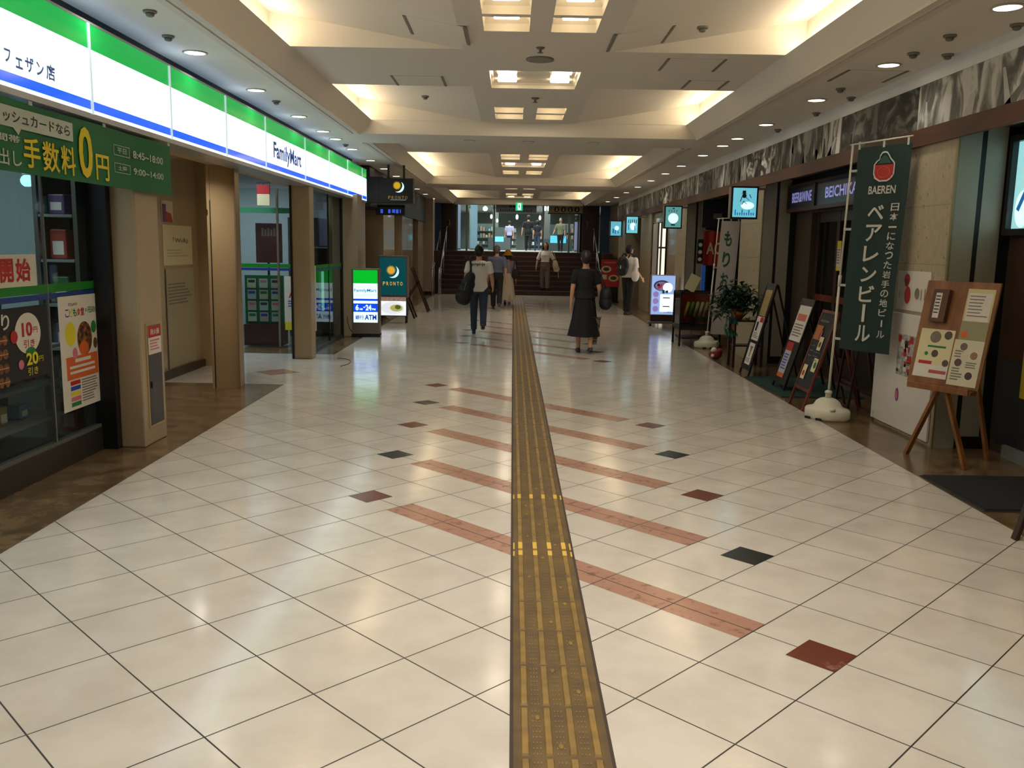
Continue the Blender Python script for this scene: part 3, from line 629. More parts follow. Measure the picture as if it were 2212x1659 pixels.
# inside: counter, racks and a pale screen
t = thing('display_counter', 'low dark display counter with grey shelves behind the left shop window', 'counter', (-3.45, 5.0, 0), LEFT)
dm = M('counter_dark', (58, 60, 58), .4)
b = B(); b.box(-1.6, 1.33, -.2, .25, 0, .12, dm); b.box(-1.6, 1.33, .22, .25, .12, 1.1, dm); b.build('body', t)
for z in (.3, .55, .8): b = B(); b.box(-1.6, 1.33, -.2, .22, z, z + .025, M('shelf_grey', (120, 124, 120), .4)); b.build('shelf', t)
pr = [M('pack_%d' % i, c, .4, var=.2, vs=20) for i, c in enumerate(((70, 120, 170), (160, 60, 50), (190, 180, 150), (60, 110, 70), (170, 130, 50), (90, 70, 110)))]
names = ['blue', 'red', 'cream', 'green', 'ochre', 'violet']
for i in range(14):
    k = i % 6; z = (.325, .575)[i % 2]; y = 4.5 + i * .125
    t = thing('snack_box', '%s snack packet on the %s shelf behind the left window, %s from the camera' % (names[k], ('lower', 'middle')[i % 2], ORD[i // 2]), 'packet', (-3.42, y, z + .002), LEFT, 'packets on the counter shelves')
    b = B(); hh = .1 + .03 * (i % 3); b.box(-.05, .05, -.05, .05, 0, hh, pr[k], .01); b.rect(-.035, .035, .02, hh * .6, white, -.052); b.build('packet', t)
t = thing('partition_panel', 'pale grey-green panel standing inside the shop behind the left window', 'panel', (-3.71, 6.78, 0), 0)
b = B(); b.box(-.27, .27, 0, .08, .9, 2.4, M('panel_teal', (150, 166, 160), .6, var=.08, vs=1)); b.build('board', t); b = B(); b.box(-.27, .27, -.02, .1, 0, .9, dm); b.build('plinth', t)
t = thing('glow_ball', 'small bluish ball glowing high inside the left shop window', 'lamp', (-3.55, 6.6, 1.95), 0)
b = B(); b.box(-.05, .05, -.03, .03, -.01, .09, alu, .01); b.tube([(0, 0, .08), (0, 0, 1.14)], .008, alu); b.build('bracket', t)
b = B(); b.ball((0, -.04, .03), .05, .03, .045, M('glow_blue', (150, 220, 245), emit=2.5, var=0)); b.build('orb', t)  # small ball with a bluish glow of its own
def rack(name, label, loc, rz, w_, h_, seed):
    t = thing(name, label, 'shelf', loc, rz); r = random.Random(seed)
    b = B(); b.box(-w_ / 2, w_ / 2, .25, .28, 0, h_, dm); b.box(-w_ / 2, w_ / 2, -.2, .25, 0, .1, dm)
    for s in (-1, 1): b.box(s * w_ / 2 - .015, s * w_ / 2 + .015, -.2, .28, 0, h_, steel)
    b.build('frame', t)
    n = int((h_ - .2) / .32)
    for k in range(n): b = B(); b.box(-w_ / 2 + .02, w_ / 2 - .02, -.2, .25, .12 + k * .32, .14 + k * .32, M('shelf_grey', (120, 124, 120), .4)); b.build('shelf', t)
    return t, n
for q, (loc, w_) in enumerate((((-3.27, 6.58, 0), .28), ((-5.2, 14.6, 0), 2.2))):
    t, n = rack('goods_rack', ('tall rack of packets inside the shop by the dark window edge', 'tall rack of packets in the shop behind the entrance glass')[q], loc, LEFT * q, w_, (2.3, 1.9)[q], q)
    for k in range(n):
        for j in range(int(w_ / .16)):
            xx = -w_ / 2 + .1 + j * .16; hh = .14 + .08 * RND.random(); i = RND.randrange(6)
            p = thing('snack_box', '%s packet on shelf %s from the floor, %s along the %s rack' % (names[i], ORD[k], ORD[j], ('window', 'entrance')[q]), 'packet', (loc[0] + xx * (1 - q), loc[1] + xx * q, .142 + k * .32), LEFT * q, 'packets on the shop racks')
            b = B(); b.box(-.06, .06, -.1, .1, 0, hh, pr[i], .01); b.rect(-.04, .04, .03, hh * .6, white, -.102); b.build('packet', p)
area('shop_light', (-4.1, 4.6, 3.05), 1.2, P_SHOP, COOL, 2.6, 2.0)
area('shop_light', (-4.2, 12.2, 2.95), .6, P_SHOP * .5, COOL, 2.6, .6)
area('shop_light', (-4.8, 15.0, 3.05), 1.6, P_SHOP, COOL, 2.6, 2.0)

dup(proto_down, (-3.25, 8.9, 2.42), 0, 'round downlight in the low alcove ceiling under the lit fascia'); area('downlight_glow', (-3.25, 8.9, 2.405), .14, 9.0, WARM, 2.4)
# ------------------------------------------------------------------ column with the extinguisher niche, alcove
t = thing('extinguisher_cabinet', 'dark fire extinguisher niche with a red label set into the beige column', 'cabinet', (-2.779, 6.8, 0), LEFT)
b = B(); b.box(-.15, .15, -.006, .004, .13, .94, M('niche_frame', (186, 164, 116), .35, metal=.4)); b.box(-.125, .125, -.009, .0, .15, .92, M('niche_dark', (62, 58, 62), .4)); b.build('door', t)
b = B(); b.box(-.125, .115, -.012, -.008, .7, .915, white); b.rect(-.125, .115, .83, .915, red, -.0125); b.text('消火器', -.09, .085, .85, .895, white, -.0135, .02); b.lines(-.1, .09, .72, .81, 4, pink, -.0135, seed=1); b.build('label', t)
b = B(); b.box(-.105, -.092, -.018, -.008, .44, .49, black); b.build('handle', t)
b = B(); b.text('消', -.06, -.03, .39, .43, grey_ink, -.0105); b.text('火', -.06, -.03, .33, .37, grey_ink, -.0105); b.text('栓', -.06, -.03, .27, .31, grey_ink, -.0105); b.build('lettering', t)
AX = -3.945
b = poster('wall_notice', 'cream paper notice with a few dark letters on the alcove wall', 'notice', (AX, 10.49, 1.29), LEFT, .9, .46, M('notice_cream', (206, 192, 150), .7)); b.text('「Wi-fi」', -.16, .3, .255, .32, ink); b.lines(-.35, .3, .08, .18, 3, M('print_faint', (176, 164, 130), .7), seed=2); b.fin()
b = poster('wall_notice', 'tall grey notice panel with fine print below the cream notice in the alcove', 'notice', (AX, 10.52, .1), LEFT, .88, 1.15, M('notice_grey', (164, 152, 122), .6)); b.lines(-.4, .35, .72, .98, 7, M('print_faint2', (120, 110, 92), .7), seed=6); b.rect(-.47, -.44, 0, 1.15, darkwood, -.002); b.fin()
b = poster('wall_sticker', 'small purple and red sticker above the cream notice in the alcove', 'sticker', (AX, 10.2, 1.78), LEFT, .34, .24, M('notice_cream', (206, 192, 150), .7)); b.rect(-.15, -.04, 0, .2, M('print_purple', (120, 60, 110), .6)); b.poly([(-.04, 0), (.16, 0), (.1, .1), (-.04, .12)], M('print_brick', (170, 70, 60), .6)); b.fin()
b = B(); b.box(-3.94, -3.9, 7.0, 11.15, 0, .09, darkwood); struct(b, 'baseboard_left')
gp = M('entrance_panel', (170, 146, 110), .12, var=.05, vs=1, coat=.5)
b = B(); b.box(-3.2, -2.925, 9.45, 9.5, 0, 2.42, gp); b.box(-3.235, -3.2, 9.44, 9.5, 0, 2.42, gp); b.box(-3.206, -3.199, 9.437, 9.45, 0, 2.0, black); b.box(-3.24, -3.225, 9.43, 9.45, 1.85, 1.9, black)
b.box(-2.935, -2.92, 9.4, 9.55, 0, 2.42, M('panel_edge', (150, 130, 100), .3, metal=.4)); struct(b, 'wall_entrance_panel')
# entrance: glass wall with film stripes across the inner end, posts, window beyond the second column
b = B(); b.box(-3.0, -2.975, 11.98, 12.02, 0, 2.36, black); b.box(-2.9, -2.86, 14.92, 14.98, 0, 2.36, black); b.box(-2.9, -2.86, 12.24, 14.98, 0, .05, kick); struct(b, 'trim_3')
t = sempty('window_2', (-2.88, Y0, 0), LEFT)
b = B(); b.box(9.24, 11.95, 0, .008, .05, 2.36, gls); b.build('pane', t)
b = B(); b.rect(9.24, 11.95, 1.205, 1.26, fg, -.002); b.rect(9.24, 11.95, 1.16, 1.2, fb, -.002); b.build('film_stripe', t)
b = B(); b.box(10.9, 10.93, -.006, .02, .05, 2.36, darkmetal); b.build('window_frame', t)
b = poster('window_poster', 'white poster with a blue figure and pink print on the glass beyond the second column', 'poster', (-2.87, 12.62, .3), LEFT, .62, .95, white); b.disc(.05, .7, .06, blue, rz=.1); b.poly([(-.05, .5), (.15, .5), (.1, .7), (0, .7)], blue); b.rect(-.22, .24, .36, .48, pink); b.lines(-.22, .2, .05, .33, 6, pink, seed=8); b.lines(-.22, .1, .82, .9, 2, grey_ink, seed=1); b.fin()
t = thing('drinks_cooler', 'glass drinks cooler with two upright light tubes inside the shop window', 'cooler', (-3.2, 15.75, 0), LEFT)
b = B(); b.box(-.7, .7, .1, .6, 0, 2.0, dm); b.box(-.7, .7, .05, .1, 0, .12, dm); b.build('cabinet', t)
for x in (-.45, .25, .45): b = B(); b.box(x - .03, x + .03, .06, .098, .42, 1.1, M('cooler_tube', (150, 226, 200), emit=.9, var=0), .01); b.build('light_tube', t)
t = sempty('window_4', (-3.55, 13.2, 0), 0)
b = B(); b.box(-.75, .55, 0, .008, .02, 2.36, gls); b.build('pane', t)
b = B(); b.rect(-.75, .55, 1.205, 1.26, fg, -.002); b.rect(-.75, .55, 1.16, 1.2, fb, -.002); b.rect(-.75, .55, 2.0, 2.08, M('film_pale_green', (40, 120, 80), .5), -.002); b.build('film_stripe', t)
b = B(); b.box(-.05 + .1, -.02 + .1, -.01, .02, .02, 2.36, steel); b.build('window_frame', t)
t = thing('leaflet_rack', 'green leaflet rack on a maroon base seen through the entrance glass', 'rack', (-3.78, 13.45, 0))
mar = M('rack_maroon', (88, 20, 26), .45); rg = M('rack_green', (20, 96, 56), .5)
b = B(); b.box(-.29, .29, -.1, .25, .02, .34, mar); b.build('base', t)
b = B(); b.box(-.29, .29, 0, .06, .34, 1.08, rg); b.build('board', t)
for c in range(3):
    for r_ in range(4):
        x = -.18 + c * .18; z = .38 + r_ * .17
        b = B(); b.box(x - .065, x + .065, -.02, 0, z, z + .14, M('leaflet_%d' % ((c + r_) % 4), ((186, 196, 180), (190, 170, 160), (170, 190, 196), (196, 192, 160))[(c + r_) % 4], .6)); b.rect(x - .05, x + .05, z + .08, z + .12, (green, pink, blue, ink)[(c * 2 + r_) % 4], -.022); b.build('leaflet', t)
b = B(); b.box(-.11, .27, .02, .1, 1.27, 1.86, mar); [b.rect(-.02 + k * .045, .012 + k * .045, 1.67, 1.79 - .02 * (k % 2), M('print_dusty', (150, 110, 100), .6), .018) for k in range(6)]; b.build('header_board', t, label='dark red board standing above the leaflets')
b = B(); b.box(.05, .08, .05, .08, 1.08, 1.3, darkmetal); b.build('post', t)
t = thing('hanging_sign', 'small red and cream sign hanging from a cord inside the entrance', 'sign', (-3.6, 12.9, 2.1))
b = B(); b.box(-.09, .09, 0, .03, 0, .16, cream); b.box(-.09, .09, -.001, .031, .16, .29, red); b.build('board', t); b = B(); b.tube([(0, .015, .29), (0, .015, .32)], .004, black); b.box(-.1, .1, 0, .03, .31, .325, black); b.tube([(.08, .015, .32), (.06, .015, .62)], .004, black); b.build('cord', t)
b = poster('window_poster', 'cream poster with a red number on the entrance glass beside the second column', 'poster', (-3.22, 13.19, .28), 0, .36, .8, M('sheet_dim', (206, 202, 186), .7)); b.text('AO', -.12, .14, .48, .62, red, bold=.02); b.lines(-.13, .12, .33, .44, 3, blue, seed=2); b.rect(-.18, .18, 0, .12, yellow); b.fin()
t = thing('power_cord', 'thin black power cord running down behind the green and blue floor sign', 'cord', (-2.78, 15.0, 0))
b = B(); b.tube([(-.03, .03, .35), (-.02, 0, .25), (.02, -.02, .14), (.06, .1, .06), (.1, .2, .012)], .006, black); b.build('cable', t)
t = thing('floor_cable', 'thin grey cable loop lying on the pale floor by the entrance', 'cable', (-2.3, 11.6, 0))
b = B(); b.tube([(.25 * math.sin(a) - .1, .5 * math.cos(a), .006) for a in [k * .25 for k in range(10)]], .006, grey_ink); b.build('cable', t)

# ------------------------------------------------------------------ lit floor signs on the left
def emb(b, x, z, s, y, gold, moon):
    """A rayed sun and a crescent moon."""
    pts = []
    for k in range(40): a = 2 * PI * k / 40; r = (1.0 if k % 2 == 0 else .62) * s; pts.append((x - .35 * s + r * math.cos(a), z + .2 * s + r * math.sin(a)))
    b.poly(pts, gold, y); b.disc(x - .35 * s, z + .2 * s, .66 * s, gold, y - .0004)
    R1, n = 1.25 * s, 22; a0, a1 = math.radians(-125), math.radians(62)
    out = [(x + R1 * math.cos(a0 + (a1 - a0) * k / n), z - .1 * s + R1 * math.sin(a0 + (a1 - a0) * k / n)) for k in range(n + 1)]
    cx_, cz_ = x - .42 * s, z + .25 * s
    inn = []
    for k in range(n + 1):
        f = k / n; thick = .5 * s * math.sin(PI * f); px, pz = out[n - k]; dx, dz = x - px, z - .1 * s - pz; L_ = math.hypot(dx, dz); inn.append((px + dx / L_ * thick, pz + dz / L_ * thick))
    b.faces([(p[0], y, p[1]) for p in out + inn[1:-1]], [tuple(range(2 * n))], moon)
stand = M('standee_grey', (126, 116, 106), .4, metal=.3)
ew = M('box_white_lit', (214, 248, 250), .2, emit=1.15, var=0); eg = M('box_green_lit', (0, 186, 40), .2, emit=.85, var=0); eb = M('box_blue_lit', (10, 70, 240), .2, emit=.95, var=0); ec = M('box_cyan_text', (40, 150, 190), .3, emit=.4, var=0); en = M('box_navy_text', (22, 60, 190), .3, emit=.5, var=0)
t = thing('floor_sign', 'grey floor sign with a lit green, white and blue face by the left shop', 'sign', (-2.5, 15.05, 0), .05)
b = B(); b.box(-.235, .235, 0, .3, .05, 1.165, stand, .01); b.box(-.24, .24, -.015, .31, .01, .05, black); b.build('body', t)
b = B(); X = .205
b.rect(-X, X, .915, 1.14, eg, -.002); b.rect(-X, X, .655, .915, ew, -.002); b.rect(-X, X, .62, .652, eb, -.002); b.rect(-X, X, .575, .62, ew, -.002); b.rect(-X, X, .43, .575, eb, -.002); b.rect(-X, X, .25, .43, ew, -.002)
f = b.build('lit_face', t)
b = B(); b.text('FamilyMart', -.19, .19, .755, .825, ec, -.005, .015); b.text('6', -.17, -.115, .455, .555, ew, -.005, .04); b.text('AM', -.105, -.05, .46, .495, ew, -.005, .02); b.rect(-.035, -.01, .5, .52, ew, -.005); b.text('24', 0, .1, .455, .555, ew, -.005, .04); b.text('PM', .11, .17, .46, .495, ew, -.005, .02); b.text('銀行', -.175, -.03, .3, .375, en, -.005, .02); b.text('ATM', -.015, .185, .295, .385, en, -.005, .03); b.build('lettering', f)
for s in (-.19, .19): b = B(); b.cyl((s, .1, .02), (s, .14, .02), .02, .02, black); b.build('caster', t)
teal = M('box_teal_lit', (6, 84, 92), .2, emit=.5, var=.2, vs=2); gold = M('emblem_gold', (232, 176, 60), .3, emit=.75, var=0); moon = M('emblem_moon', (206, 240, 246), .3, emit=1.0, var=0)
t = thing('floor_sign', 'teal floor sign with a sun and moon emblem above a lit dish photograph', 'sign', (-2.41, 17.85, 0))
b = B(); b.box(-.3, .3, 0, .22, .52, 1.36, stand, .01); b.box(-.29, .29, .01, .2, .14, .54, darkmetal, .01); b.build('body', t)
b = B(); b.rect(-.265, .265, .57, 1.32, teal, -.002); f = b.build('lit_face', t)
b = B(); emb(b, 0, 1.05, .1, -.006, gold, moon); b.build('emblem', f)
b = B()
for k, ch in enumerate('PRONTO'): b.text(ch, -.2 + k * .07, -.155 + k * .07, .765, .84, gold, -.005, .015)
b.build('lettering', f)
b = B(); b.rect(-.265, .265, .16, .53, M('dish_photo_lit', (238, 240, 244), .3, emit=1.0, var=0), -.001)
b.rect(-.265, .265, .45, .53, M('dish_backdrop_lit', (150, 120, 110), .3, emit=.6, c2=(196, 170, 170), vs=30), -.0015)
b.disc(.0, .31, .24, M('dish_plate_lit', (226, 230, 238), .3, emit=.9, var=0), -.002, rz=.13); b.disc(.07, .31, .13, M('dish_pasta_lit', (196, 190, 110), .3, emit=.7, c2=(110, 140, 60), vs=60), -.003, rz=.07); b.disc(.1, .33, .06, M('dish_greens_lit', (80, 120, 40), .3, emit=.5, c2=(150, 160, 90), vs=80), -.004, rz=.045); b.build('menu_photo', t)
for x in (-.26, .26):
    for y in (.02, .2): b = B(); b.bar((x, y, .012), (x, y, .16), .025, .025, darkmetal); b.cyl((x, y - .01, .015), (x, y + .01, .015), .015, .015, black); b.build('leg', t)
t = thing('projecting_sign', 'black projecting sign with a sun and moon emblem beyond the lit fascia', 'sign', (-2.23, 17.3, 2.37))
b = B(); b.box(-.36, .29, 0, .26, 0, .47, black, .006); b.box(-.6, -.3, .12, .3, .0, .5, dkw); b.bar((.1, .13, .46), (.1, .13, .725), .04, .04, dkw); b.bar((-.2, .13, .46), (-.2, .13, .725), .04, .04, dkw); b.build('housing', t)
b = B(); emb(b, .01, .315, .085, -.006, M('emblem_gold2', (214, 176, 20), .3, emit=.6, var=0), moon); b.build('emblem', t)
b = B()
for k, ch in enumerate('PRONTO'): b.text(ch, -.19 + k * .065, -.145 + k * .065, .075, .135, M('gold_dim', (176, 140, 40), .4, emit=.25, var=0), -.004, .012)
b.lines(-.15, .15, .05, .07, 1, M('silver_dim', (130, 140, 180), .4, emit=.2, var=0), -.004, .8, 0); b.build('lettering', t)
t = thing('blue_neon', 'small blue glowing lettering on the dark cafe front under the sun and moon sign', 'sign', (-2.55, 18.5, 2.2))
b = B(); b.box(-.3, .3, .02, .08, -.02, .17, dkw); b.box(-.3, .3, .02, .08, .15, .2, dkw); b.build('housing', t); b = B(); nb = M('neon_blue', (50, 90, 220), .3, emit=.8, var=0); [b.rect(-.2 + q * .08, -.2 + q * .08 + (.05, .02, .045, .06)[q % 4], .02 + .01 * (q % 2), .1, nb, .015) for q in (0, 2, 3, 4, 5)]; b.build('lettering', t)
t = thing('exit_lamp', 'small green exit lamp in the dark cafe doorway', 'lamp', (-3.05, 17.45, 1.98))
b = B(); b.box(-.05, .05, .02, .06, -.02, .14, black); b.bar((0, .05, .1), (0, .2, .35), .03, .03, black); b.build('housing', t); b = B(); b.box(-.035, .035, .012, .02, 0, .11, M('exit_green', (20, 200, 100), emit=.9, var=0)); b.build('lit_face', t)
for q, (x, y, sc) in enumerate(((-2.35, 21.3, 1.0), (-2.45, 19.3, .98))):
    t = thing('menu_easel', ('dark wooden menu easel with crossed legs beyond the teal floor sign', 'dark menu easel with a pale top sheet just behind the teal floor sign')[q], 'easel', (x, y, 0), .0)
    b = B(); b.bar((-.32, -.2, 1.35 * sc), (.02, -.2, .28), .42, .03, darkwood, up=(0, 1, 0)) if False else b.box(-.2, .2, -.02, .02, 0, .9, darkwood, 0, Matrix.Translation((-.12, 0, .42)) @ Matrix.Rotation(-.35, 4, 'Y') @ Matrix.Rotation(PI / 2, 4, 'Z')); b.build('board', t)
    for s in (-.2, .2):
        b = B(); b.bar((.34, s, 0), (-.06, s, 1.05), .03, .04, darkwood); b.build('leg', t)
        b = B(); b.bar((-.36, s, 0), (.1, s, .72), .03, .04, darkwood); b.build('leg', t)
    b = B(); b.bar((-.36, -.2, .04), (-.36, .2, .04), .05, .05, darkwood); b.bar((-.06, -.2, 1.0), (-.06, .2, 1.0), .03, .03, darkwood); b.build('crossbar', t)
    b = B(); b.box(-.14, .14, -.026, -.021, .6, .82, white if q else cream, 0, Matrix.Translation((-.12, 0, .42)) @ Matrix.Rotation(-.35, 4, 'Y') @ Matrix.Rotation(PI / 2, 4, 'Z')); b.build('menu_sheet', t)
# ------------------------------------------------------------------ right side: hanging light boxes
lb_rim = M('light_box_rim', (26, 26, 28), .35); lb_side = M('light_box_side', (150, 142, 126), .35, metal=.4)
lbf = M('light_box_cyan', (120, 214, 236), .25, emit=.62, var=.3, vs=2.2); lbc = M('light_box_glow', (216, 250, 252), .25, emit=1.0, var=0); lbd = M('light_box_print', (18, 34, 40), .4); lbb = M('light_box_blue', (40, 120, 190), .3, emit=.45, var=0)
for q, (x0, x1, y, z0, z1, lab) in enumerate(((2.955, 3.325, 12.2, 2.0, 2.44, 'nearest hanging light box on the right, with a small hat and dancing figure print'), (2.965, 3.32, 17.6, 1.985, 2.43, 'second hanging light box on the right, white glow on grey-blue'),
                                          (2.89, 3.225, 23.0, 1.96, 2.42, 'third hanging light box on the right, dark brush strokes on cyan'), (3.06, 3.44, 28.3, 1.97, 2.46, 'farthest hanging light box on the right, small blue face by the stairs'))):
    t = thing('light_box', lab, 'sign', ((x0 + x1) / 2, y, z0), 0, 'hanging light boxes on the right'); w_, h_ = x1 - x0, z1 - z0
    b = B(); b.box(-w_ / 2, w_ / 2, 0, .14, 0, h_, lb_rim, .006); b.box(-w_ / 2 - .004, -w_ / 2 + .01, .02, .13, .01, h_ - .01, lb_side)
    ex = 3.437 - (x0 + x1) / 2; b.bar((w_ / 2 - .03, .07, h_ - .03), (ex + .01, .07, h_ - .03), .03, .03, lb_side); b.bar((ex, .07, h_ - .03), (ex, .07, 2.467 - z0), .03, .02, lb_side); b.build('housing', t)
    b = B(); e = .025; b.rect(-w_ / 2 + e, w_ / 2 - e, e, h_ - e, lbf if q != 1 else M('light_box_grey', (110, 190, 190), .25, emit=.45, var=.3, vs=2), -.002); f = b.build('lit_face', t)
    b = B()
    if q == 0:
        b.rect(-.035, .01, .345, .38, lbd, -.004); b.rect(-.05, .025, .338, .345, lbd, -.004); b.disc(-.01, .31, .03, lbd, -.004)
        for a, c, d_, e_ in ((-.04, .3, -.06, .23), (.01, .29, .06, .25), (.06, .33, .085, .28), (-.01, .24, -.04, .19), (-.02, .24, .03, .2)): b.poly([(a - .006, c), (a + .006, c), (d_ + .005, e_), (d_ - .005, e_)], lbd, -.004)
        for k in range(9): b.rect(-.13 + k * .031, -.115 + k * .031, .05, .05 + .035 + .04 * ((k * 7) % 3 == 0), lbb, -.004)
        b.disc(.04, .18, .09, lbc, -.003, rz=.05)
    elif q == 1:
        b.disc(0, .2, .1, lbc, -.003); b.rect(-.04, .04, .06, .085, lbd, -.004); b.rect(-.02, .02, .38, .4, lbd, -.004)
        for k in range(4): b.rect(-.09 + k * .05, -.08 + k * .05, .32, .36, lbd, -.004)
    elif q == 2:
        for k in range(5): b.poly([(-.1 + k * .05, .36), (-.08 + k * .05, .38), (-.09 + k * .05, .28), (-.11 + k * .05, .27)], lbd, -.004)
        b.disc(.02, .2, .07, lbc, -.003, rz=.1); b.rect(-.1, -.08, .1, .24, lbb, -.004); b.rect(.06, .08, .1, .22, lbb, -.004)
    else:
        b.disc(.03, .26, .07, lbc, -.003); b.rect(-.1, -.06, .1, .24, lbb, -.004); b.rect(-.03, 0, .08, .2, lbb, -.004); b.rect(.06, .09, .1, .16, lbb, -.004)
    b.build('print', f)
t = thing('light_box', 'large wall light box with a pink stroke, cut by the right picture edge', 'sign', (3.885, 6.42, 1.72), RIGHT)
b = B(); b.box(-.6, .6, 0, .03, 0, .76, lb_rim, .006); b.box(-.6, .6, -.05, 0, 0, .05, lb_rim); b.box(-.6, .6, -.05, 0, .71, .76, lb_rim)
for s in (-1, 1): b.box(s * .575 - .025, s * .575 + .025, -.05, 0, .05, .71, lb_rim)
b.build('housing', t)
b = B(); b.rect(-.55, .55, .05, .71, M('light_box_pale', (170, 236, 240), .25, emit=.7, var=.2, vs=2), -.004); f = b.build('lit_face', t)
b = B(); b.poly([(-.4, .36), (-.34, .34), (-.26, .5), (-.3, .54)], M('print_rose_lit', (190, 60, 110), .3, emit=.3, var=0), -.008); b.poly([(-.5, .2), (-.46, .18), (-.36, .34), (-.4, .36)], lbb, -.008); b.disc(-.42, .2, .1, lbc, -.006, rz=.14); b.lines(-.1, .4, .1, .5, 5, lbb, -.008, seed=4); b.build('print', f)
t = thing('wall_cloth', 'yellow cloth hanging below the large light box at the right picture edge', 'cloth', (3.885, 6.17, .5), RIGHT)
b = B(); yc = M('cloth_yellow', (196, 172, 20), .7)
for i in range(16):
    xa, xb = -.42 + .84 * i / 16, -.42 + .84 * (i + 1) / 16; wv = lambda x: -.02 + .012 * math.sin(x * 22)
    b.faces([(xa, wv(xa), 0), (xb, wv(xb), 0), (xb, wv(xb), 1.14), (xa, wv(xa), 1.14)], [(0, 1, 2, 3)], yc, True); b.faces([(xa, wv(xa) + .003, 0), (xb, wv(xb) + .003, 0), (xb, wv(xb) + .003, 1.14), (xa, wv(xa) + .003, 1.14)], [(3, 2, 1, 0)], yc, True)
b.build('cloth', t); b = B(); b.cyl((-.45, -.01, 1.15), (.45, -.01, 1.15), .01, .01, darkwood); b.build('rod', t)
b = B(); b.box(RX - .03, RX + .01, 4.0, 6.95, .1, .75, M('shopfront_dark_panel', (46, 46, 48), .3)); b.box(RX - .02, RX + .01, 4.0, 6.95, .75, 1.7, M('shopfront_brown', (62, 40, 28), .35)); struct(b, 'trim_4')

# ------------------------------------------------------------------ wine bar front
t = thing('bar_sign', 'dark blue shop sign in a wooden frame with lavender capitals above the wooden doors', 'sign', (3.76, 10.4, 2.1), RIGHT)
walnut = M('frame_walnut', (84, 48, 32), .45, c2=(64, 36, 24), vs=6); nv = M('sign_navy', (28, 40, 62), .3); lav = M('sign_lavender', (150, 150, 214), .3, emit=.55, var=0)
b = B(); b.box(-1.95, 1.95, 0, .15, 0, .045, walnut); b.box(-1.95, 1.95, 0, .15, .33, .36, walnut)
for x in (-1.93, -.86, 1.93): b.box(x - .02, x + .02, -.002, .15, .045, .33, walnut)
b.build('frame', t)
for xa, xb, s, ta, tb in ((-1.91, -.88, 'BEER&WINE', -1.78, -1.0), (-.84, 1.91, 'BEICHIKABAR', -.5, .95)):
    b = B(); b.box(xa, xb, .02, .05, .045, .33, nv); p = b.build('panel', t); b = B(); b.text(s, ta, tb, .12, .25, lav, .016, .02); b.build('lettering', p)
dg = GLASS('door_glass', (170, 164, 156), .4, .04, haze=(60, 54, 48), hazeamt=.25)
for n, (y0, y1) in enumerate(((10.15, 11.72), (8.57, 10.12))):
    t = sempty('door_%d' % (n + 1), (RX + .06, (y0 + y1) / 2, 0), RIGHT); h_ = (y1 - y0) / 2
    b = B()
    for k in range(3):
        x = -h_ + .05 + k * (2 * h_ - .1) / 2; b.box(x - .05, x + .05, 0, .06, 0, 2.08, darkwood)
    b.box(-h_, h_, .005, .055, 0, .3, darkwood); b.box(-h_, h_, .005, .055, 1.95, 2.08, darkwood); b.box(-h_, h_, .005, .055, .95, 1.03, wood); b.build('leaf', t)
    b = B(); b.box(-h_ + .1, h_ - .1, .025, .035, .3, 1.95, dg); b.build('pane', t)
    b = B(); b.tube([((-1) ** n * (h_ - .13), 0, .85), ((-1) ** n * (h_ - .13), -.05, .88), ((-1) ** n * (h_ - .13), -.05, 1.25), ((-1) ** n * (h_ - .13), 0, 1.28)], .012, steel); b.build('handle', t)
b = B(); b.box(4.9, 5.0, 8.2, 12.5, 0, 2.95, R_); struct(b, 'wall_bar_inner')
b = poster('door_notice', 'narrow paper notice with yellow ends on the wooden bar door', 'notice', (3.965, 10.82, 1.35), RIGHT, .13, .36, white); b.rect(-.065, .065, .28, .36, yellow); b.rect(-.065, .065, 0, .05, yellow); b.lines(-.05, .05, .07, .26, 6, grey_ink, seed=1); b.fin()
b = poster('door_sticker', 'tiny white sticker low on the wooden bar door', 'sticker', (3.965, 10.5, 1.04), RIGHT, .07, .06, white); b.rect(-.02, .02, .02, .04, grey_ink); b.fin()

# ------------------------------------------------------------------ posters on the nearest right pillar
b = poster('wall_poster', 'white poster with two red seals pinned to the nearest right pillar', 'poster', (3.456, 7.62, 1.08), RIGHT, .62, .34, white)
b.disc(-.13, .265, .055, red, rz=.05); b.disc(-.1, .13, .06, red, -.002, rz=.075); b.disc(-.13, .235, .035, M('seal_dark', (110, 20, 24), .5), -.003); b.disc(.08, .15, .045, grey_ink, rz=.05); b.rect(.15, .165, .1, .19, grey_ink); b.rect(.215, .23, .1, .2, grey_ink); b.rect(.27, .285, .06, .26, pink); b.rect(-.27, -.26, .1, .16, grey_ink); b.fin()
t = thing('notice_board', 'tall white panel with a grey cut-out print and purple oval on the nearest right pillar', 'panel', (3.44, 7.68, .03), RIGHT)
b = B(); pw = M('panel_white', (212, 206, 198), .6); b.box(-.57, .57, -.004, .016, 0, 1.02, pw, .004); b.build('board', t)
b = B(); b.rect(-.1, .26, .48, .84, M('print_collage', (128, 128, 128), .6, c2=(186, 182, 178), vs=26), -.0055)
for k in range(16): r = RND; b.rect(x := r.uniform(-.1, .18), x + r.uniform(.02, .08), z := r.uniform(.49, .76), z + r.uniform(.02, .07), r.choice((ink, red, grey_ink, white, ink)), -.0065)
b.rect(-.09, -.03, .77, .83, red, -.0075); b.rect(.14, .2, .77, .83, red, -.0075); b.build('print', t)
b = B(); b.disc(-.04, .3, .035, M('oval_purple', (120, 66, 112), .5), -.006, rz=.06); b.disc(-.04, .3, .02, pink, -.007, rz=.04); b.build('badge', t)

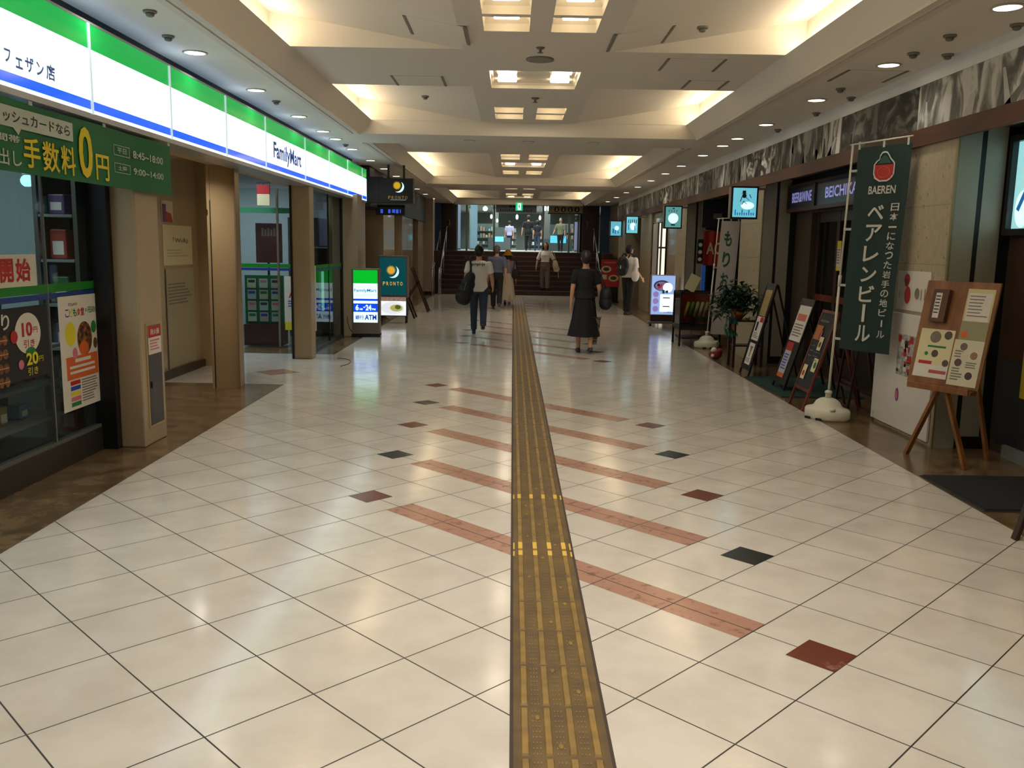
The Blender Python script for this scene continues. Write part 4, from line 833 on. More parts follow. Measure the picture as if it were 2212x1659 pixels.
# ------------------------------------------------------------------ banner stands
def nobori(name, lab, loc, rz, pole_h, tilt, cx0, cw, z0, z1, cloth, tabs, prints, base_s):
    t = thing(name, lab, 'banner', loc, rz)
    b = B(); s = base_s; b.lathe([(.01, 0), (.235 * s, 0), (.25 * s, .02), (.25 * s, .085), (.235 * s, .1), (.17 * s, .115), (.15 * s, .135), (.13 * s, .165), (.09 * s, .19), (.045, .2), (.01, .2)], plastic_white, seg=28, sy=.8); b.cyl((.17 * s, -.12 * s, .1), (.17 * s, -.12 * s, .125), .025, .025, plastic_white)
    for a in (-.8, .5): b.box(.12 * s * math.sin(a) - .03, .12 * s * math.sin(a) + .03, -.203 * s, -.19 * s, .0, .022, black)
    b.build('base', t)
    b = B(); b.cyl((0, 0, .19), (0, 0, .27), .03, .024, plastic_white); b.cyl((0, 0, .24), (0, 0, .262), .034, .034, plastic_white); b.build('socket', t)
    px = lambda z: tilt * (z - .2)
    b = B(); b.cyl((0, 0, .2), (px(1.3), 0, 1.3), .012, .012, plastic_white); b.cyl((px(1.26), 0, 1.26), (px(1.36), 0, 1.36), .0155, .0155, plastic_white); b.cyl((px(1.3), 0, 1.3), (px(pole_h), 0, pole_h), .0095, .0095, plastic_white); b.build('pole', t)
    b = B(); b.cyl((px(z1 + .035) - .03, 0, z1 + .035), (px(z1 + .035) + cx0 + cw + .01, 0, z1 + .055), .007, .007, plastic_white); b.build('crossbar', t)
    def bend(o):
        for v in o.data.vertices: v.co.x += px(v.co.z); v.co.y += .012 * math.sin(v.co.z * 3.1 + 1) * min(1, max(0, (v.co.x - px(v.co.z)) / cw)) + .006 * math.sin(v.co.x * 14)
    b = B(); n = 18; m_ = 8
    for j in range(n):
        for i in range(m_):
            xa, xb = cx0 + cw * i / m_, cx0 + cw * (i + 1) / m_; za, zb = z0 + (z1 - z0) * j / n, z0 + (z1 - z0) * (j + 1) / n
            b.faces([(xa, 0, za), (xb, 0, za), (xb, 0, zb), (xa, 0, zb)], [(0, 1, 2, 3)], cloth, True); b.faces([(xa, .002, za), (xb, .002, za), (xb, .002, zb), (xa, .002, zb)], [(3, 2, 1, 0)], cloth, True)
    cl_ = b.build('cloth', t); bend(cl_)
    b = B(); prints(b); o = b.build('lettering', cl_); bend(o)
    for z in tabs: b = B(); b.box(px(z) - .012, px(z) + cx0 + .012, -.004, .004, z - .011, z + .011, bw); b.build('tab', t)
    for x in (cx0 + .015, cx0 + cw / 2, cx0 + cw - .03): b = B(); b.box(px(z1) + x - .01, px(z1) + x + .01, -.003, .005, z1 - .015, z1 + .055, bw); b.build('tab', t)
    return t
bwh = M('banner_print', (206, 202, 190), .6, var=0); bred = M('banner_red', (176, 36, 34), .6); bdg = M('banner_dark_green', (16, 46, 40), .65, var=.12)
def pr1(b0):
    y = -.006; b = B()
    for ch, z0, z1 in (('ベ', 1.86, 1.99), ('ア', 1.67, 1.82), ('レ', 1.49, 1.63), ('ン', 1.31, 1.445), ('ビ', 1.13, 1.28), ('ル', .77, .92)): b.text(ch, .205, .335, z0, z1, bwh, y, .02)
    b.rect(.25, .275, .95, 1.11, bwh, y)
    for k, ch in enumerate('日本一になった岩手の地ビ'): z1 = 2.0 - k * .0835; b.text(ch, .385, .45, z1 - (.066 if ch not in '一' else .045), z1 - (0 if ch not in '一' else .03), bwh, y, .012)
    b.rect(.413, .425, .92, .98, bwh, y); b.text('ル', .385, .45, .82, .885, bwh, y, .012)
    # the maker's emblem: an outlined bottle-shouldered crest with a red panel
    out = [(.27, 2.19), (.23, 2.22), (.215, 2.26), (.215, 2.34), (.235, 2.37), (.255, 2.385), (.26, 2.42), (.275, 2.445), (.295, 2.45), (.315, 2.445), (.33, 2.42), (.345, 2.39), (.37, 2.36), (.38, 2.34), (.38, 2.25), (.36, 2.21), (.33, 2.19)]
    cx_, cz_ = .298, 2.31; inn = [(cx_ + (x - cx_) * .88, cz_ + (z - cz_) * .9) for x, z in out]; n = len(out)
    b.faces([(x, y, z) for x, z in out] + [(x, y, z) for x, z in inn], [(k, (k + 1) % n, n + (k + 1) % n, n + k) for k in range(n)], bwh)
    b.poly([(.225, 2.22), (.37, 2.22), (.372, 2.335), (.222, 2.335)], bred, y); b.poly([(.25, 2.2), (.345, 2.2), (.37, 2.22), (.225, 2.22)], bred, y); b.ring(.298, 2.27, .05, .12, M('banner_orange', (200, 90, 40), .6), y - .001)
    b.poly([(.245, 2.345), (.35, 2.345), (.33, 2.38), (.31, 2.41), (.285, 2.41), (.265, 2.375)], M('banner_moss', (40, 84, 64), .6), y)
    b.text('BAEREN', .19, .405, 2.085, 2.155, bwh, y, .02)
    for v in b.bm.verts: v.co.x = .06 + (v.co.x - .06) * 1.24
    b0.bm.free(); b0.bm = b.bm; b0.mats = b.mats
nobori('banner_stand', 'dark green vertical banner with white katakana on a white pole and water base', (3.03, 8.27, 0), -1.05, 2.54, .03, .06, .545, .68, 2.5, bdg, (.77, 1.27, 1.78, 2.3), pr1, .9)
def pr2(b):
    y = -.006; gt = M('banner_text_green', (24, 84, 66), .6, var=0)
    for k, ch in enumerate('もりおか'): z1 = 1.88 - k * .33; b.text(ch, .12, .24, z1 - .24, z1, gt, y, .025)
nobori('banner_stand', 'off-white vertical banner with dark green hiragana behind the potted plant', (3.19, 14.3, 0), 0, 2.08, .05, .05, .3, .22, 2.04, M('banner_offwhite', (186, 176, 168), .65, var=.05), (.7, 1.3), pr2, .82)

# ------------------------------------------------------------------ folding board stands along the right shopfronts (their faces turned to the corridor)
def aframe(name, lab, loc, rz, w_, h_, lean, frame, face, spread, fill, bw_=.03, zlow=.22, rung=True):
    """Local: x along the board, the front looks along -y and leans back; hinge at the top."""
    t = thing(name, lab, 'board', loc, rz)
    T = Matrix.Rotation(-math.atan2(lean, h_), 4, 'X'); L_ = math.hypot(lean, h_)
    def put(b, nm): o = b.build(nm, t); o.data.transform(T); return o
    for s in (-1, 1): b = B(); b.box(s * w_ / 2 - bw_ / 2, s * w_ / 2 + bw_ / 2, 0, .025, 0, L_, frame, .003); put(b, 'leg')
    b = B(); b.box(-w_ / 2, w_ / 2, .002, .023, L_ - bw_, L_, frame); put(b, 'rail')
    b = B(); b.box(-w_ / 2, w_ / 2, .002, .023, zlow - bw_, zlow, frame); put(b, 'rail')
    b = B(); b.box(-w_ / 2 + .01, w_ / 2 - .01, .006, .018, zlow, L_ - bw_, face); bd = put(b, 'board')
    b = B(); fill(b, L_)
    if b.mats: o = b.build('print', bd); o.data.transform(T)
    for s in (-1, 1): b = B(); b.bar((s * (w_ / 2 - .03), lean + spread, .012), (s * (w_ / 2 - .03), lean + .03, h_ - .02), .022, .022, frame); b.build('rear_leg', t)
    if rung: b = B(); b.bar((-w_ / 2 + .03, lean + spread * .72, h_ * .28), (w_ / 2 - .03, lean + spread * .72, h_ * .28), .02, .02, frame); b.build('rear_rail', t)
    return t
chalk = M('chalkboard', (28, 32, 34), .6, var=.3, vs=8)
def f1(b, L_):
    cards = [(-.1, .72, .17, .15, M('card_ochre', (176, 108, 50), .6)), (.06, .62, .1, .14, cream), (.12, .4, .12, .14, cream), (-.1, .3, .11, .15, cream), (-.02, .72, .06, .1, pink)]
    for x, z, ww, hh, mm in cards: b.rect(x - ww / 2, x + ww / 2, z, z + hh, mm, -.003)
    b.disc(.13, .47, .035, green, -.004); b.disc(-.1, .36, .03, red, -.004); b.disc(.06, .68, .03, brownp, -.004)
    ck = M('chalk_faint', (100, 104, 100), .8); b.lines(-.16, .16, .86, .93, 1, ck, -.003, .3, .3); b.lines(-.02, .17, .48, .6, 3, ck, -.003, .2, .5, 3); b.lines(-.16, .0, .5, .66, 3, ck, -.003, .2, .5, 5)
aframe('chalkboard_stand', 'small red-framed chalkboard with pinned picture cards beside the green banner stand', (2.9, 8.84, 0), RIGHT, .42, .99, .3, wood, chalk, .28, f1)
bkf = M('stand_black', (22, 22, 22), .4)
def f2(b, L_):
    b.rect(-.14, .14, .78, 1.12, M('menu_gloss_tan', (186, 164, 116), .12, coat=.6), .003); b.rect(-.15, .15, .46, .77, white, .003); b.rect(0, .14, .7, .765, red, .002); b.rect(-.1, -.02, .58, .7, ink, .002); b.lines(-.12, .12, .48, .56, 4, grey_ink, .002, seed=2)
    b.rect(-.15, .15, .445, .458, bkf, -.01); b.rect(-.12, .12, .14, .42, white, .003); b.poly([(-.06, .38), (.08, .38), (.02, .3), (.02, .24), (-.02, .24), (-.02, .3)], grey_ink, .002); b.lines(-.1, .1, .16, .22, 3, grey_ink, .002, seed=9)
aframe('menu_stand', 'tall black folding menu stand with glossy sheets next to the potted plant', (2.99, 11.22, 0), RIGHT, .4, 1.17, .3, bkf, bkf, .34, f2, zlow=.1)
def f3(b, L_):
    b.rect(-.2, .2, .56, .98, white, .003); b.rect(-.16, .14, .8, .88, M('print_salmon', (206, 110, 96), .6), .002); b.lines(-.16, .16, .6, .76, 5, grey_ink, .002, seed=7)
    b.rect(-.17, .05, .12, .54, M('menu_gloss_white', (196, 200, 206), .15, coat=.5), .003); b.rect(-.17, .05, .44, .54, red, .002); b.rect(-.17, .05, .12, .17, orange, .002); b.lines(-.14, .03, .2, .4, 6, blue, .002, seed=3)
aframe('menu_stand', 'black menu stand with a red-printed white sheet between tall menu stand and chalkboard', (3.08, 10.05, .022), RIGHT, .42, 1.02, .3, bkf, bkf, .3, f3, zlow=.08)
def f4(b, L_): b.lines(-.16, .16, .5, .85, 5, M('chalk_faint', (100, 104, 100), .8), -.003, .3, .4, 2)
aframe('chalkboard_stand', 'dark brown folding chalkboard cut off at the lower right picture corner', (2.815, 4.47, 0), RIGHT, .5, .95, .25, M('frame_umber', (58, 40, 28), .45), chalk, .3, f4, bw_=.045)
aframe('chalkboard_stand', 'dark brown board stand seen from behind, right of the red-framed chalkboard', (3.62, 8.75, 0), RIGHT + PI, .4, .86, .16, darkwood, M('board_umber', (44, 34, 28), .6), .12, lambda b, L_: None)
# mats
def mat(lab, x0, x1, y0, y1, c):
    t = thing('door_mat', lab, 'mat', ((x0 + x1) / 2, (y0 + y1) / 2, 0)); hx, hy = (x1 - x0) / 2, (y1 - y0) / 2
    b = B(); m_ = M('mat_' + str(c[0]), c, .95, var=.3, vs=120, bump=.4); b.box(-hx + .02, hx - .02, -hy + .02, hy - .02, .001, .012, m_); b.build('pile', t)
    b = B(); e = M('mat_rubber', (10, 11, 11), .6); v = [(-hx, -hy), (hx, -hy), (hx, hy), (-hx, hy)]; w4 = [(-hx + .022, -hy + .022), (hx - .022, -hy + .022), (hx - .022, hy - .022), (-hx + .022, hy - .022)]
    b.faces([(x, y, .001) for x, y in v] + [(x, y, .009) for x, y in w4], [(k, (k + 1) % 4, 4 + (k + 1) % 4, 4 + k) for k in range(4)], e); b.build('edge', t)
mat('black mat on the stone border at the lower right before the shop step', 2.93, 3.84, 5.24, 6.12, (15, 19, 20))
mat('dark green mat in front of the wooden bar doors', 2.94, 3.88, 9.42, 10.98, (14, 52, 44))

# ------------------------------------------------------------------ easel with menus
ez = -1.05
t = thing('easel', 'wooden tripod easel holding a brown menu board by the right pillar', 'easel', (3.24, 6.52, 0), ez)
b = B(); b.bar((-.02, .02, .62), (-.3, .06, .0), .04, .024, oak); b.build('leg', t)
b = B(); b.bar((.0, .02, .62), (.24, .0, .0), .04, .024, oak); b.build('leg', t)
b = B(); b.bar((.02, .18, 1.2), (.12, .46, .0), .035, .024, oak); b.build('leg', t)
b = B(); b.bar((-.18, .015, .58), (.0, .16, 1.32), .035, .022, oak); b.bar((.18, .015, .58), (.0, .16, 1.32), .035, .022, oak); b.build('mast', t)
b = B(); b.box(-.26, .26, -.06, .02, .555, .585, oak, .004); b.box(-.25, .25, -.075, -.06, .555, .6, oak, .004); b.build('ledge', t)
t2 = thing('menu_board', 'brown board covered with menu sheets and a small box resting on the wooden easel', 'board', (3.24, 6.52, .588), ez)
Tb = Matrix.Rotation(-.2, 4, 'X') @ Matrix.Translation((0, -.028, 0))
def putb(b, nm, par=t2, label=None): o = b.build(nm, par, label=label); o.data.transform(Tb); return o
b = B(); b.box(-.285, .295, 0, .018, 0, .79, oak, .003); putb(b, 'board')
b = B(); b.rect(-.25, .03, .05, .42, cream, -.002); b.rect(-.25, .03, .05, .15, white, -.0025); b.disc(-.12, .36, .045, M('dish_grey', (120, 108, 90), .5, var=.4, vs=60), -.003); b.disc(-.02, .38, .032, M('dish_dark', (80, 66, 58), .5, var=.4, vs=60), -.003); b.rect(-.17, -.02, .28, .295, green, -.003)
b.disc(-.1, .235, .028, M('dish_dark', (80, 66, 58), .5), -.003); b.disc(-.17, .23, .015, green, -.003); b.rect(-.22, -.11, .15, .175, red, -.003); b.disc(0, .17, .026, M('dish_dark', (80, 66, 58), .5), -.003); b.rect(-.12, .02, .085, .11, M('print_rose', (170, 70, 76), .6), -.003); putb(b, 'menu_sheet')
b = B(); b.rect(.04, .27, .0 + .02, .36, M('sheet_ivory', (206, 200, 170), .7), -.0025)
for k, (x, z) in enumerate(((.12, .31), (.21, .25), (.1, .19), (.2, .1))): b.disc(x, z, .03, M('dish_%d' % k, ((110, 96, 82), (150, 110, 70), (84, 60, 50), (60, 46, 40))[k], .5, var=.4, vs=60), -.004); b.ring(x, z, .034, .15, white, -.0045)
b.lines(.06, .13, .22, .28, 3, grey_ink, -.004, seed=1); b.lines(.06, .15, .05, .15, 5, grey_ink, -.004, seed=2); b.lines(.16, .25, .15, .2, 3, grey_ink, -.004, seed=3); putb(b, 'menu_sheet')
b = B(); b.rect(.06, .27, .36, .74, M('sheet_pale_yellow', (200, 190, 140), .7), -.002); b.rect(.075, .255, .5, .71, white, -.003); b.lines(.085, .245, .52, .69, 7, grey_ink, -.004, .3, .4, 5); b.rect(.06, .27, .36, .5, M('sheet_sage', (150, 144, 110), .7), -.0025); b.disc(.1, .4, .025, orange, -.003); putb(b, 'menu_sheet')
b = B(); b.box(-.19, -.06, -.045, -.001, .47, .72, brownp, .004); b.rect(-.16, -.11, .5, .69, white, -.047); b.lines(-.155, -.115, .52, .67, 6, ink, -.048, .35, .2, 4); putb(b, 'leaflet_box')

# ------------------------------------------------------------------ plant, little table, food case, light sign further down
t = thing('side_table', 'small dark wooden table under the potted plant', 'table', (3.16, 12.05, 0))
b = B(); b.box(-.18, .3, -.17, .17, .62, .645, darkwood, .004); b.build('top', t)
for x in (-.13, .25):
    for y in (-.13, .13): b = B(); b.bar((x, y, 0), (x, y, .62), .035, .035, darkwood); b.build('leg', t)
b = B(); b.box(-.13, .25, -.12, .12, .28, .3, darkwood); b.build('shelf', t)
t = thing('flyer_tray', 'shallow tray with a white card on the little table beside the plant', 'tray', (3.33, 12.0, .647))
b = B(); b.box(-.12, .12, -.1, .1, 0, .02, oak, .004); b.box(-.12, .12, -.1, -.09, .02, .045, oak); b.build('tray', t); b = B(); b.box(-.11, -.03, -.112, -.106, .0, .055, white); b.build('card', t)
t = thing('potted_plant', 'bushy dark green plant in a pot with an orange ribbon on the little table', 'plant', (3.07, 12.0, .647))
b = B(); b.lathe([(.01, 0), (.07, 0), (.095, .14), (.1, .15), (.09, .15), (.085, .13), (.01, .13)], M('pot_clay', (150, 84, 50), .6), seg=18); b.build('pot', t)
b = B(); ro = M('ribbon_orange', (226, 110, 26), .5); b.cyl((0, 0, .07), (0, 0, .11), .094, .1, ro, 18, False); b.box(-.09, -.05, -.1, -.092, -.16, .1, ro); b.poly([(-.13, .1), (-.03, .07), (-.05, .12)], ro, -.105); b.build('ribbon', t)
lf_ = [M('leaf_dark', (24, 56, 30), .45, var=.3, vs=12), M('leaf_mid', (40, 82, 46), .45, var=.3, vs=12), M('leaf_blue', (36, 96, 84), .45, var=.2, vs=12)]
def leaf(b, p, az_, el, L_, wd, m_):
    d_ = Vector((math.cos(az_) * math.cos(el), math.sin(az_) * math.cos(el), math.sin(el))); s_ = Vector((-math.sin(az_), math.cos(az_), 0)); P = Vector(p); v = []
    for f, ww in ((0, .02), (.3, 1), (.65, .8), (1, .02)): q = P + d_ * L_ * f - Vector((0, 0, 1)) * L_ * .35 * f * f; v += [tuple(q - s_ * wd * ww), tuple(q + Vector((0, 0, -.2 * wd * ww))), tuple(q + s_ * wd * ww)]
    b.faces(v, [(3 * k + j, 3 * k + j + 1, 3 * k + j + 4, 3 * k + j + 3) for k in range(3) for j in range(2)], m_, True)
b = B(); st_ = B(); r = random.Random(3)
for k in range(64):
    a = r.random() * 6.283; e_ = r.uniform(-.15, 1.4); L_ = r.uniform(.14, .37); tip = (math.cos(a) * math.cos(e_) * L_, math.sin(a) * math.cos(e_) * L_ * .9, .14 + math.sin(e_) * L_)
    st_.tube([(0, 0, .12), tuple(.5 * q + (.03 if i == 2 else 0) for i, q in enumerate(tip)), tip], .004, lf_[0], 5)
    for q in range(9): leaf(b, tuple(x + r.uniform(-.05, .05) for x in tip), r.random() * 6.283, r.uniform(-.5, .8), r.uniform(.09, .18), r.uniform(.014, .03), lf_[r.choice((0, 0, 1))])
for k in range(40): leaf(b, (-.12 + r.uniform(-.06, .08), -.12, .14 - .34 * r.random()), r.uniform(3.6, 5.6), r.uniform(-1.2, .1), .08, .016, lf_[2])
b.build('foliage', t); st_.build('stems', t)
t = thing('lucky_bundle', 'small red and white cloth bundle on the floor beside the little table', 'bundle', (2.98, 12.75, 0))
b = B(); b.ball((0, 0, .075), .1, .09, .075, M('cloth_crimson', (130, 24, 30), .7)); b.ball((.05, -.03, .12), .05, .05, .045, M('cloth_crimson', (130, 24, 30), .7)); b.build('bag', t); b = B(); b.ball((-.03, -.02, .13), .045, .04, .05, white); b.ball((-.05, -.06, .06), .03, .03, .03, white); b.build('tie', t)
t = thing('food_case', 'glass food sample case on black legs with a red back panel', 'case', (3.1, 14.75, 0))
b = B()
for x in (-.33, .33):
    for y in (-.3, .3): b.bar((x, y, .03), (x, y, .88), .03, .03, darkmetal); b.cyl((x - .015, y, .03), (x + .015, y, .03), .03, .03, black)
for z in (.33, .88):
    for y in (-.3, .3): b.bar((-.33, y, z), (.33, y, z), .03, .03, darkmetal)
    for x in (-.33, .33): b.bar((x, -.3, z), (x, .3, z), .03, .03, darkmetal)
b.build('frame', t)
b = B(); b.box(-.34, .34, -.31, .31, .27, .32, black); b.box(-.3, .3, -.28, .28, .12, .14, darkmetal); b.build('shelf', t)
b = B(); b.box(-.31, .31, .27, .285, .35, .87, M('case_red', (150, 34, 36), .5)); b.build('back_panel', t)
b = B(); cg = GLASS('case_glass', (214, 220, 216), .9, .02); b.box(-.325, .325, -.305, -.3, .34, .87, cg); b.box(-.33, -.325, -.3, .3, .34, .87, cg); b.build('pane', t)
for k, (x, c) in enumerate(((-.14, (110, 150, 50)), (-.06, (190, 200, 120)), (.02, (214, 196, 150)), (.1, (206, 170, 110)), (-.22, (200, 196, 60)))):
    p = thing('food_sample', 'plastic food sample on a skewer standing in the glass case, %s from its left' % ORD[(1, 2, 3, 4, 0)[k]], 'food sample', (3.1 + x, 14.86, .325), 0, 'food samples in the glass case')
    b = B(); b.cyl((0, 0, 0), (.05, .02, .16), .006, .006, oak, 8); b.build('stick', p)
    b = B(); m_ = M('food_%d' % k, c, .4, var=.25, vs=40); b.cyl((.045, .02, .14), (.105, .045, .36), .022, .03, m_, 10); b.ball((.106, .045, .36), .03, .03, .03, m_, 10); b.build('morsel', p)
p = thing('sample_bowl', 'dark lacquer box standing low in the glass food case', 'box', (3.14, 14.62, .322)); b = B(); b.box(-.12, .14, -.1, .1, 0, .16, M('lacquer', (40, 24, 22), .25), .01); b.build('box', p); b = B(); b.rect(-.1, .12, .05, .07, red, -.101); b.build('band', p)
t = thing('price_card', 'slanted cream price card standing above the food case', 'card', (3.0, 15.0, .895))
b = B(); b.box(-.09, .09, -.004, .004, .0, .28, cream, 0, Matrix.Rotation(.45, 4, 'Y') @ Matrix.Rotation(-.1, 4, 'X')); b.build('card', t); b = B(); b.box(-.06, .06, 0, .08, 0, .012, black); b.build('foot', t)
t = thing('floor_sign', 'bluish lit menu sign of a noodle bowl on casters before the far right shops', 'sign', (3.12, 18.25, 0), -.04)
b = B(); b.box(-.255, .255, 0, .12, .23, 1.06, M('sign_rim_pale', (170, 176, 186), .35, metal=.4), .008); b.box(-.24, .24, .02, .1, .1, .24, M('sign_base_maroon', (60, 30, 30), .5)); b.box(-.29, .29, -.1, .2, .06, .1, M('sign_foot', (120, 108, 98), .4)); b.build('body', t)
for s in (-.25, .25): b = B(); b.cyl((s - .02, -.06, .03), (s + .02, -.06, .03), .03, .03, black); b.build('caster', t)
b = B(); L1 = M('menu_lit_lilac', (160, 190, 244), .3, emit=.75, var=.12, vs=3); b.rect(-.24, .24, .245, 1.045, L1, -.002); f = b.build('lit_face', t)
b = B(); b.disc(-.03, .84, .17, M('menu_lit_dark', (70, 80, 120), .3, emit=.25, var=.3, vs=10), -.004, rz=.11); b.disc(-.03, .83, .14, M('menu_lit_broth', (150, 130, 170), .3, emit=.4, c2=(200, 210, 240), vs=14), -.005, rz=.09); b.poly([(-.14, .76), (-.04, .8), (-.02, .88), (-.08, .84)], M('menu_lit_red', (200, 50, 90), .3, emit=.5, var=0), -.006); b.disc(-.1, .85, .03, M('menu_lit_wine', (90, 30, 60), .3, emit=.2, var=0), -.006)
b.rect(-.06, .24, .3, .66, M('menu_lit_white', (240, 250, 246), .3, emit=1.15, var=0), -.004); b.disc(.09, .8, .1, M('menu_lit_white', (240, 250, 246), .3, emit=1.15, var=0), -.0055)
for k, z in enumerate((.66, .52, .36)): b.disc(-.15, z, .06, M('menu_lit_violet', (170, 150, 220), .3, emit=.5, var=.3, vs=20), -.005)
b.lines(.0, .2, .56, .6, 1, M('menu_teal', (40, 150, 150), .4), -.006, .5); b.lines(0, .2, .38, .42, 1, M('menu_teal', (40, 150, 150), .4), -.006, .5); b.text('1,180円', .04, .22, .27, .32, M('menu_slate', (90, 100, 160), .4), -.006); b.rect(-.02, .03, .68, .75, M('menu_teal', (40, 150, 150), .4), -.0065); b.rect(.045, .1, .69, .74, M('menu_teal', (40, 150, 150), .4), -.0065); b.build('print', f)
t = thing('menu_board', 'red menu board with two noodle bowls near the foot of the stairs', 'board', (2.89, 26.2, 0))
b = B(); b.box(-.27, .27, 0, .04, .46, 1.26, M('board_red', (190, 36, 30), .5)); b.build('board', t)
b = B(); b.lines(-.2, .2, 1.14, 1.2, 1, pink, -.002, .8, .1); b.disc(-.12, .98, .15, cream, -.002, rz=.1); b.disc(-.12, .98, .09, brownp, -.003, rz=.055); b.disc(.1, .72, .15, cream, -.002, rz=.1); b.disc(.1, .72, .09, brownp, -.003, rz=.055); b.rect(-.24, -.1, .68, .82, white, -.002); b.build('print', t)
b = B(); b.box(-.25, .25, 0, .2, .04, .46, black); b.box(-.27, .27, -.05, .3, 0, .04, black); b.build('stand', t)
# far restaurant entrance with a red door curtain
t = thing('door_curtain', 'red door curtain with pale lettering in the dark opening behind the white banner', 'curtain', (3.7, 16.3, 1.3))
b = B(); rc = M('curtain_red', (170, 36, 22), .7)
for x0, x1 in ((-.22, -.005), (.005, .22)):
    for i in range(6): xa, xb = x0 + (x1 - x0) * i / 6, x0 + (x1 - x0) * (i + 1) / 6; wv = lambda x: .01 * math.sin(x * 40); b.faces([(xa, wv(xa), 0), (xb, wv(xb), 0), (xb, wv(xb), .62), (xa, wv(xa), .62)], [(0, 1, 2, 3)], rc, True)
b.build('cloth', t); b = B(); b.text('AO', -.16, .14, .2, .42, cream, -.014, .02); b.build('lettering', t); b = B(); b.cyl((-.25, 0, .63), (.25, 0, .63), .012, .012, darkwood); b.build('rod', t)
t = thing('shop_board', 'dark board with a faint emblem above the red door curtain', 'board', (3.75, 16.35, 1.98)); b = B(); b.box(-.3, .3, 0, .04, 0, .5, M('board_night', (30, 28, 34), .5)); b.rect(-.1, .06, .16, .26, grey_ink, -.002); b.build('board', t)
t = thing('lantern_strip', 'narrow black board with three white discs beside the red door curtain', 'sign', (3.41, 16.2, 1.33)); b = B(); b.box(-.05, .05, 0, .05, 0, .44, black); b.build('board', t)
for k in range(3): b = B(); b.disc(0, .08 + k * .13, .035, white, -.002); b.build('disc', t)
t = thing('blue_strip', 'narrow bright blue panel under the red door curtain', 'panel', (3.5, 16.25, .8)); b = B(); b.box(-.035, .035, 0, .03, 0, .5, M('panel_blue', (50, 110, 200), .5, emit=.1)); b.build('board', t)
# pale door and lit window of the next shop
t = sempty('door_3', (3.5, 21.35, 0), RIGHT); dwh = M('door_white', (206, 200, 192), .5)
b = B(); b.box(-1.0, -.2, 0, .05, .06, 2.2, dwh); b.build('leaf', t); b = B(); b.box(-1.0, 1.0, -.01, .06, 0, .06, black)
for x in (-1.0, -.17, .28, .99): b.box(x - .025, x + .025, -.015, .06, 0, 2.22, darkmetal)
b.build('door_frame', t); b = B(); b.box(-.14, .96, .02, .03, .06, 2.2, M('window_lit', (246, 236, 214), .3, emit=1.1, var=0)); b.build('lit_window', t); b = B(); b.box(-.14, .96, -.005, .02, 1.6, 1.64, darkmetal); b.build('mullion', t)
t = thing('wall_box', 'small grey intercom box on the beige wall past the second light box', 'box', (3.5, 18.85, 1.38), RIGHT); b = B(); b.box(-.12, .12, 0, .03, 0, .22, M('box_grey', (96, 90, 84), .5), .006); b.build('body', t); b = B(); b.disc(0, .13, .05, dk, -.002); b.build('grille', t)

# ------------------------------------------------------------------ stairs: handrails; lobby: signs and lamps
rail = M('handrail_steel', (170, 168, 176), .25, metal=.8)
for x, lab in ((-2.58, 'outer steel handrail on the left of the stairs'), (-2.36, 'inner steel handrail on the left of the stairs'), (2.86, 'steel handrail on the right of the stairs')):
    t = thing('handrail', lab, 'handrail', (x, 28.9, 0)); sl = LZ / (NS * TD)
    b = B(); b.tube([(0, -.45, .0), (0, -.45, .85), (0, .2, .88), (0, 2.7, .9 + 2.5 * sl), (0, 3.2, .9 + 2.5 * sl)], .024, rail); b.build('rail', t)
    for y in (.2, 1.4, 2.6): b = B(); b.cyl((0, y, max(0, (y - .45) * sl) if y > .45 else 0), (0, y, .88 + max(0, (y - .2)) * sl), .018, .018, rail); b.build('post', t)
    b = B(); b.faces([(0, .2, .25), (0, 2.6, .25 + 2.4 * sl), (0, 2.6, .75 + 2.4 * sl), (0, .2, .75)], [(0, 1, 2, 3)], GLASS('rail_glass', (150, 150, 190), .8, .05, haze=(90, 84, 120), hazeamt=.3)); b.build('pane', t)
t = thing('exit_sign', 'green and white lit emergency exit sign above the top of the stairs', 'sign', (.2, 32.4, 2.88)); b = B(); b.box(-.13, .13, 0, .1, 0, .3, M('exit_rim', (90, 160, 140), .4), .01); b.bar((0, .05, .3), (0, .05, .9), .03, .03, steel); b.build('housing', t)
b = B(); b.rect(-.125, .125, .01, .29, M('exit_green_lit', (0, 190, 130), .3, emit=1.0, var=0), -.002); b.rect(-.05, .06, .03, .27, M('exit_white_lit', (230, 255, 244), .3, emit=1.2, var=0), -.004); f = b.build('lit_face', t)
b = B(); eg2 = M('exit_figure', (0, 120, 80), .3, emit=.4, var=0); b.disc(.0, .22, .02, eg2, -.006); b.poly([(-.02, .19), (.025, .19), (.02, .12), (-.015, .12)], eg2, -.006); b.poly([(-.015, .12), (0, .12), (-.03, .05), (-.045, .05)], eg2, -.006); b.poly([(.005, .12), (.02, .12), (.045, .06), (.03, .055)], eg2, -.006); b.build('pictogram', f)
t = thing('direction_sign', 'pale board with dark blue lettering hanging behind the exit sign', 'sign', (.1, 33.0, 2.84)); b = B(); b.box(-.75, .75, 0, .06, 0, .34, M('board_pale_blue', (120, 124, 140), .5)); b.bar((-.6, .03, .34), (-.6, .03, .95), .03, .03, steel); b.bar((.6, .03, .34), (.6, .03, .95), .03, .03, steel); b.build('board', t)
b = B(); [b.rect(-.25 + k * .12, -.16 + k * .12, .18, .3, M('print_navy', (36, 40, 70), .5), -.003) for k in range(3)]; [b.rect(-.6 + k * .08, -.55 + k * .08, .04, .12 - .02 * (k % 2), M('print_navy', (36, 40, 70), .5), -.003) for k in range(15)]; b.build('lettering', t)
